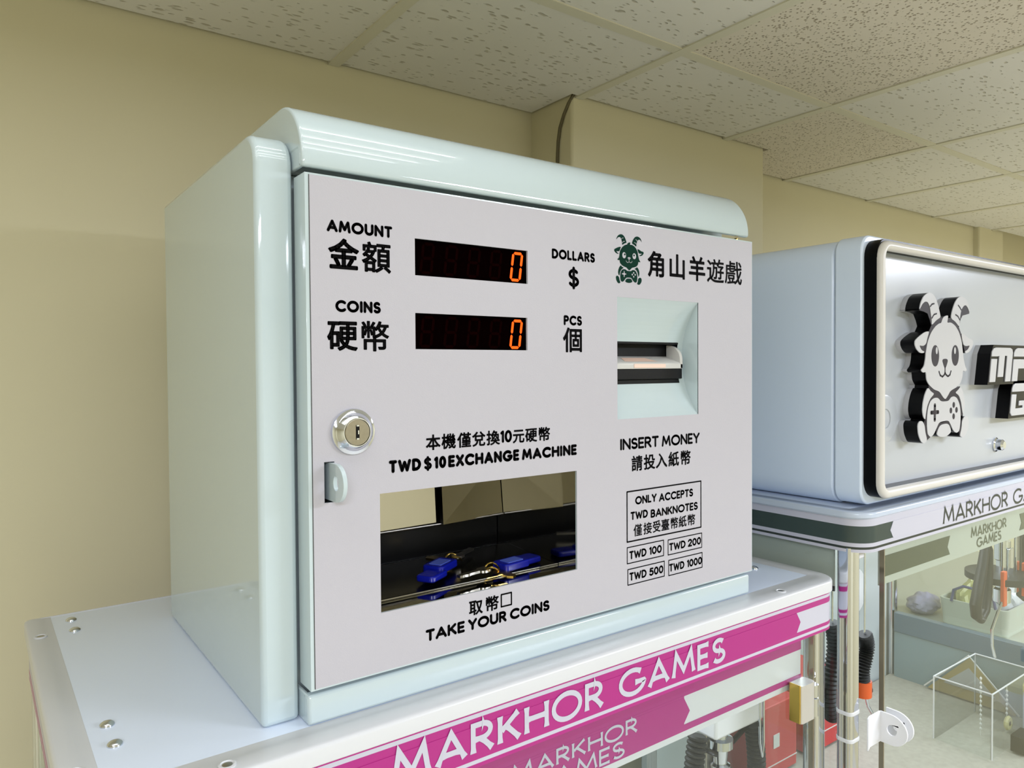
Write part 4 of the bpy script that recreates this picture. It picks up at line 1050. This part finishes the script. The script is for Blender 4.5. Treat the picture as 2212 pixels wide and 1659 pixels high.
for k in range(3): MB().box(1.1345, 1.1755, -.0132, -.0118, PFZ + .005 + k * .008, PFZ + .008 + k * .008).build('slat', 'bezel', gb, smooth=False)
jr = thing('lilac_jar', 'pale lilac canister with a yellow lid at the right edge', 'canister', (1.252, .0, PFZ))
MB().lathe([(.030, 0), (.031, .003), (.031, .060), (.030, .062)], (1.246, -.002, PFZ), 'z', 30).build('jar_body', 'lilac', jr)
MB().lathe([(.0315, .062), (.0315, .072), (.028, .076), (.004, .077)], (1.246, -.002, PFZ), 'z', 30).build('jar_lid', 'yellow', jr)

def crumple(cx, cy, cz, sx, sy, sz, seed, m, name):
    rnd = random.Random(seed); bm = bmesh.new(); bmesh.ops.create_icosphere(bm, subdivisions=4, radius=1)
    waves = [(rnd.uniform(-1, 1), rnd.uniform(-1, 1), rnd.uniform(-1, 1), rnd.uniform(3, 13), rnd.uniform(0, 6)) for _ in range(14)]
    for v in bm.verts:
        k = 1.0
        for a, b, c, f, ph in waves:
            k += (.30 / f) * (abs(math.sin((a * v.co.x + b * v.co.y + c * v.co.z) * f + ph)) - .5)
        neck = 1.0 - .55 * max(v.co.z - .35, 0)
        v.co = Vector((cx + v.co.x * sx * k * neck, cy + v.co.y * sy * k * neck, cz + v.co.z * k * sz))
    mb = MB(); mb.add([v.co for v in bm.verts], [tuple(x.index for x in f.verts) for f in bm.faces]); bm.free()
    return mb.build(name, m, smooth=True)
tag(crumple(1.2050, -.030, PFZ + .021, .030, .012, .020, 4, 'bag_grey', 'crumpled_bag'), 'crumpled silvery bag in front of the lilac canister', 'bag')

# counter right of the green machine with a bin of bags
ct = thing('counter', 'pale beige counter right of the green edged claw machine', 'counter', (1.6, .1, FLOOR))
MB().box(1.3130, 2.0, -.12, .40, -.2960, -.2716).build('counter_top', 'counter', ct, bevel=.003)
MB().box(1.33, 1.98, -.10, .39, FLOOR, -.296).build('counter_body', 'white', ct, smooth=False)
bn = thing('storage_bin', 'pale plastic storage bin with a blue handle on the beige counter', 'bin', (1.42, .14, -.2716))
bo, bi = rrect(1.334, 1.50, .085, .205, .012), rrect(1.338, 1.496, .089, .201, .010)
bo0 = rrect(1.340, 1.494, .090, .200, .010)
MB().ring([[(p[0], p[1], -.2716) for p in bo0], [(p[0], p[1], -.2200) for p in bo], [(p[0], p[1], -.2200) for p in bi], [(p[0], p[1], -.2690) for p in bi]]).add([(p[0], p[1], -.2690) for p in bi], [tuple(range(len(bi)))]).build('bin_body', 'bin', bn)
MB().tube([(1.332, .180, -.222), (1.332, .176, -.200), (1.334, .160, -.190), (1.338, .125, -.192), (1.338, .110, -.205), (1.336, .106, -.221)], .0026, 8).build('bin_handle', 'navy', bn)
tag(crumple(1.405, .165, -.228, .050, .028, .040, 2, 'bag_olive', 'plastic_bag'), 'olive plastic bag in the left of the storage bin', 'bag')
tag(crumple(1.425, .118, -.226, .050, .026, .044, 3, 'bag_grey', 'plastic_bag'), 'silvery plastic bag in the right of the storage bin', 'bag')
tag(crumple(1.375, .250, -.252, .034, .026, .020, 6, 'bag_lilac', 'plastic_bag'), 'lilac plastic bag lying on the counter behind the bin', 'bag')
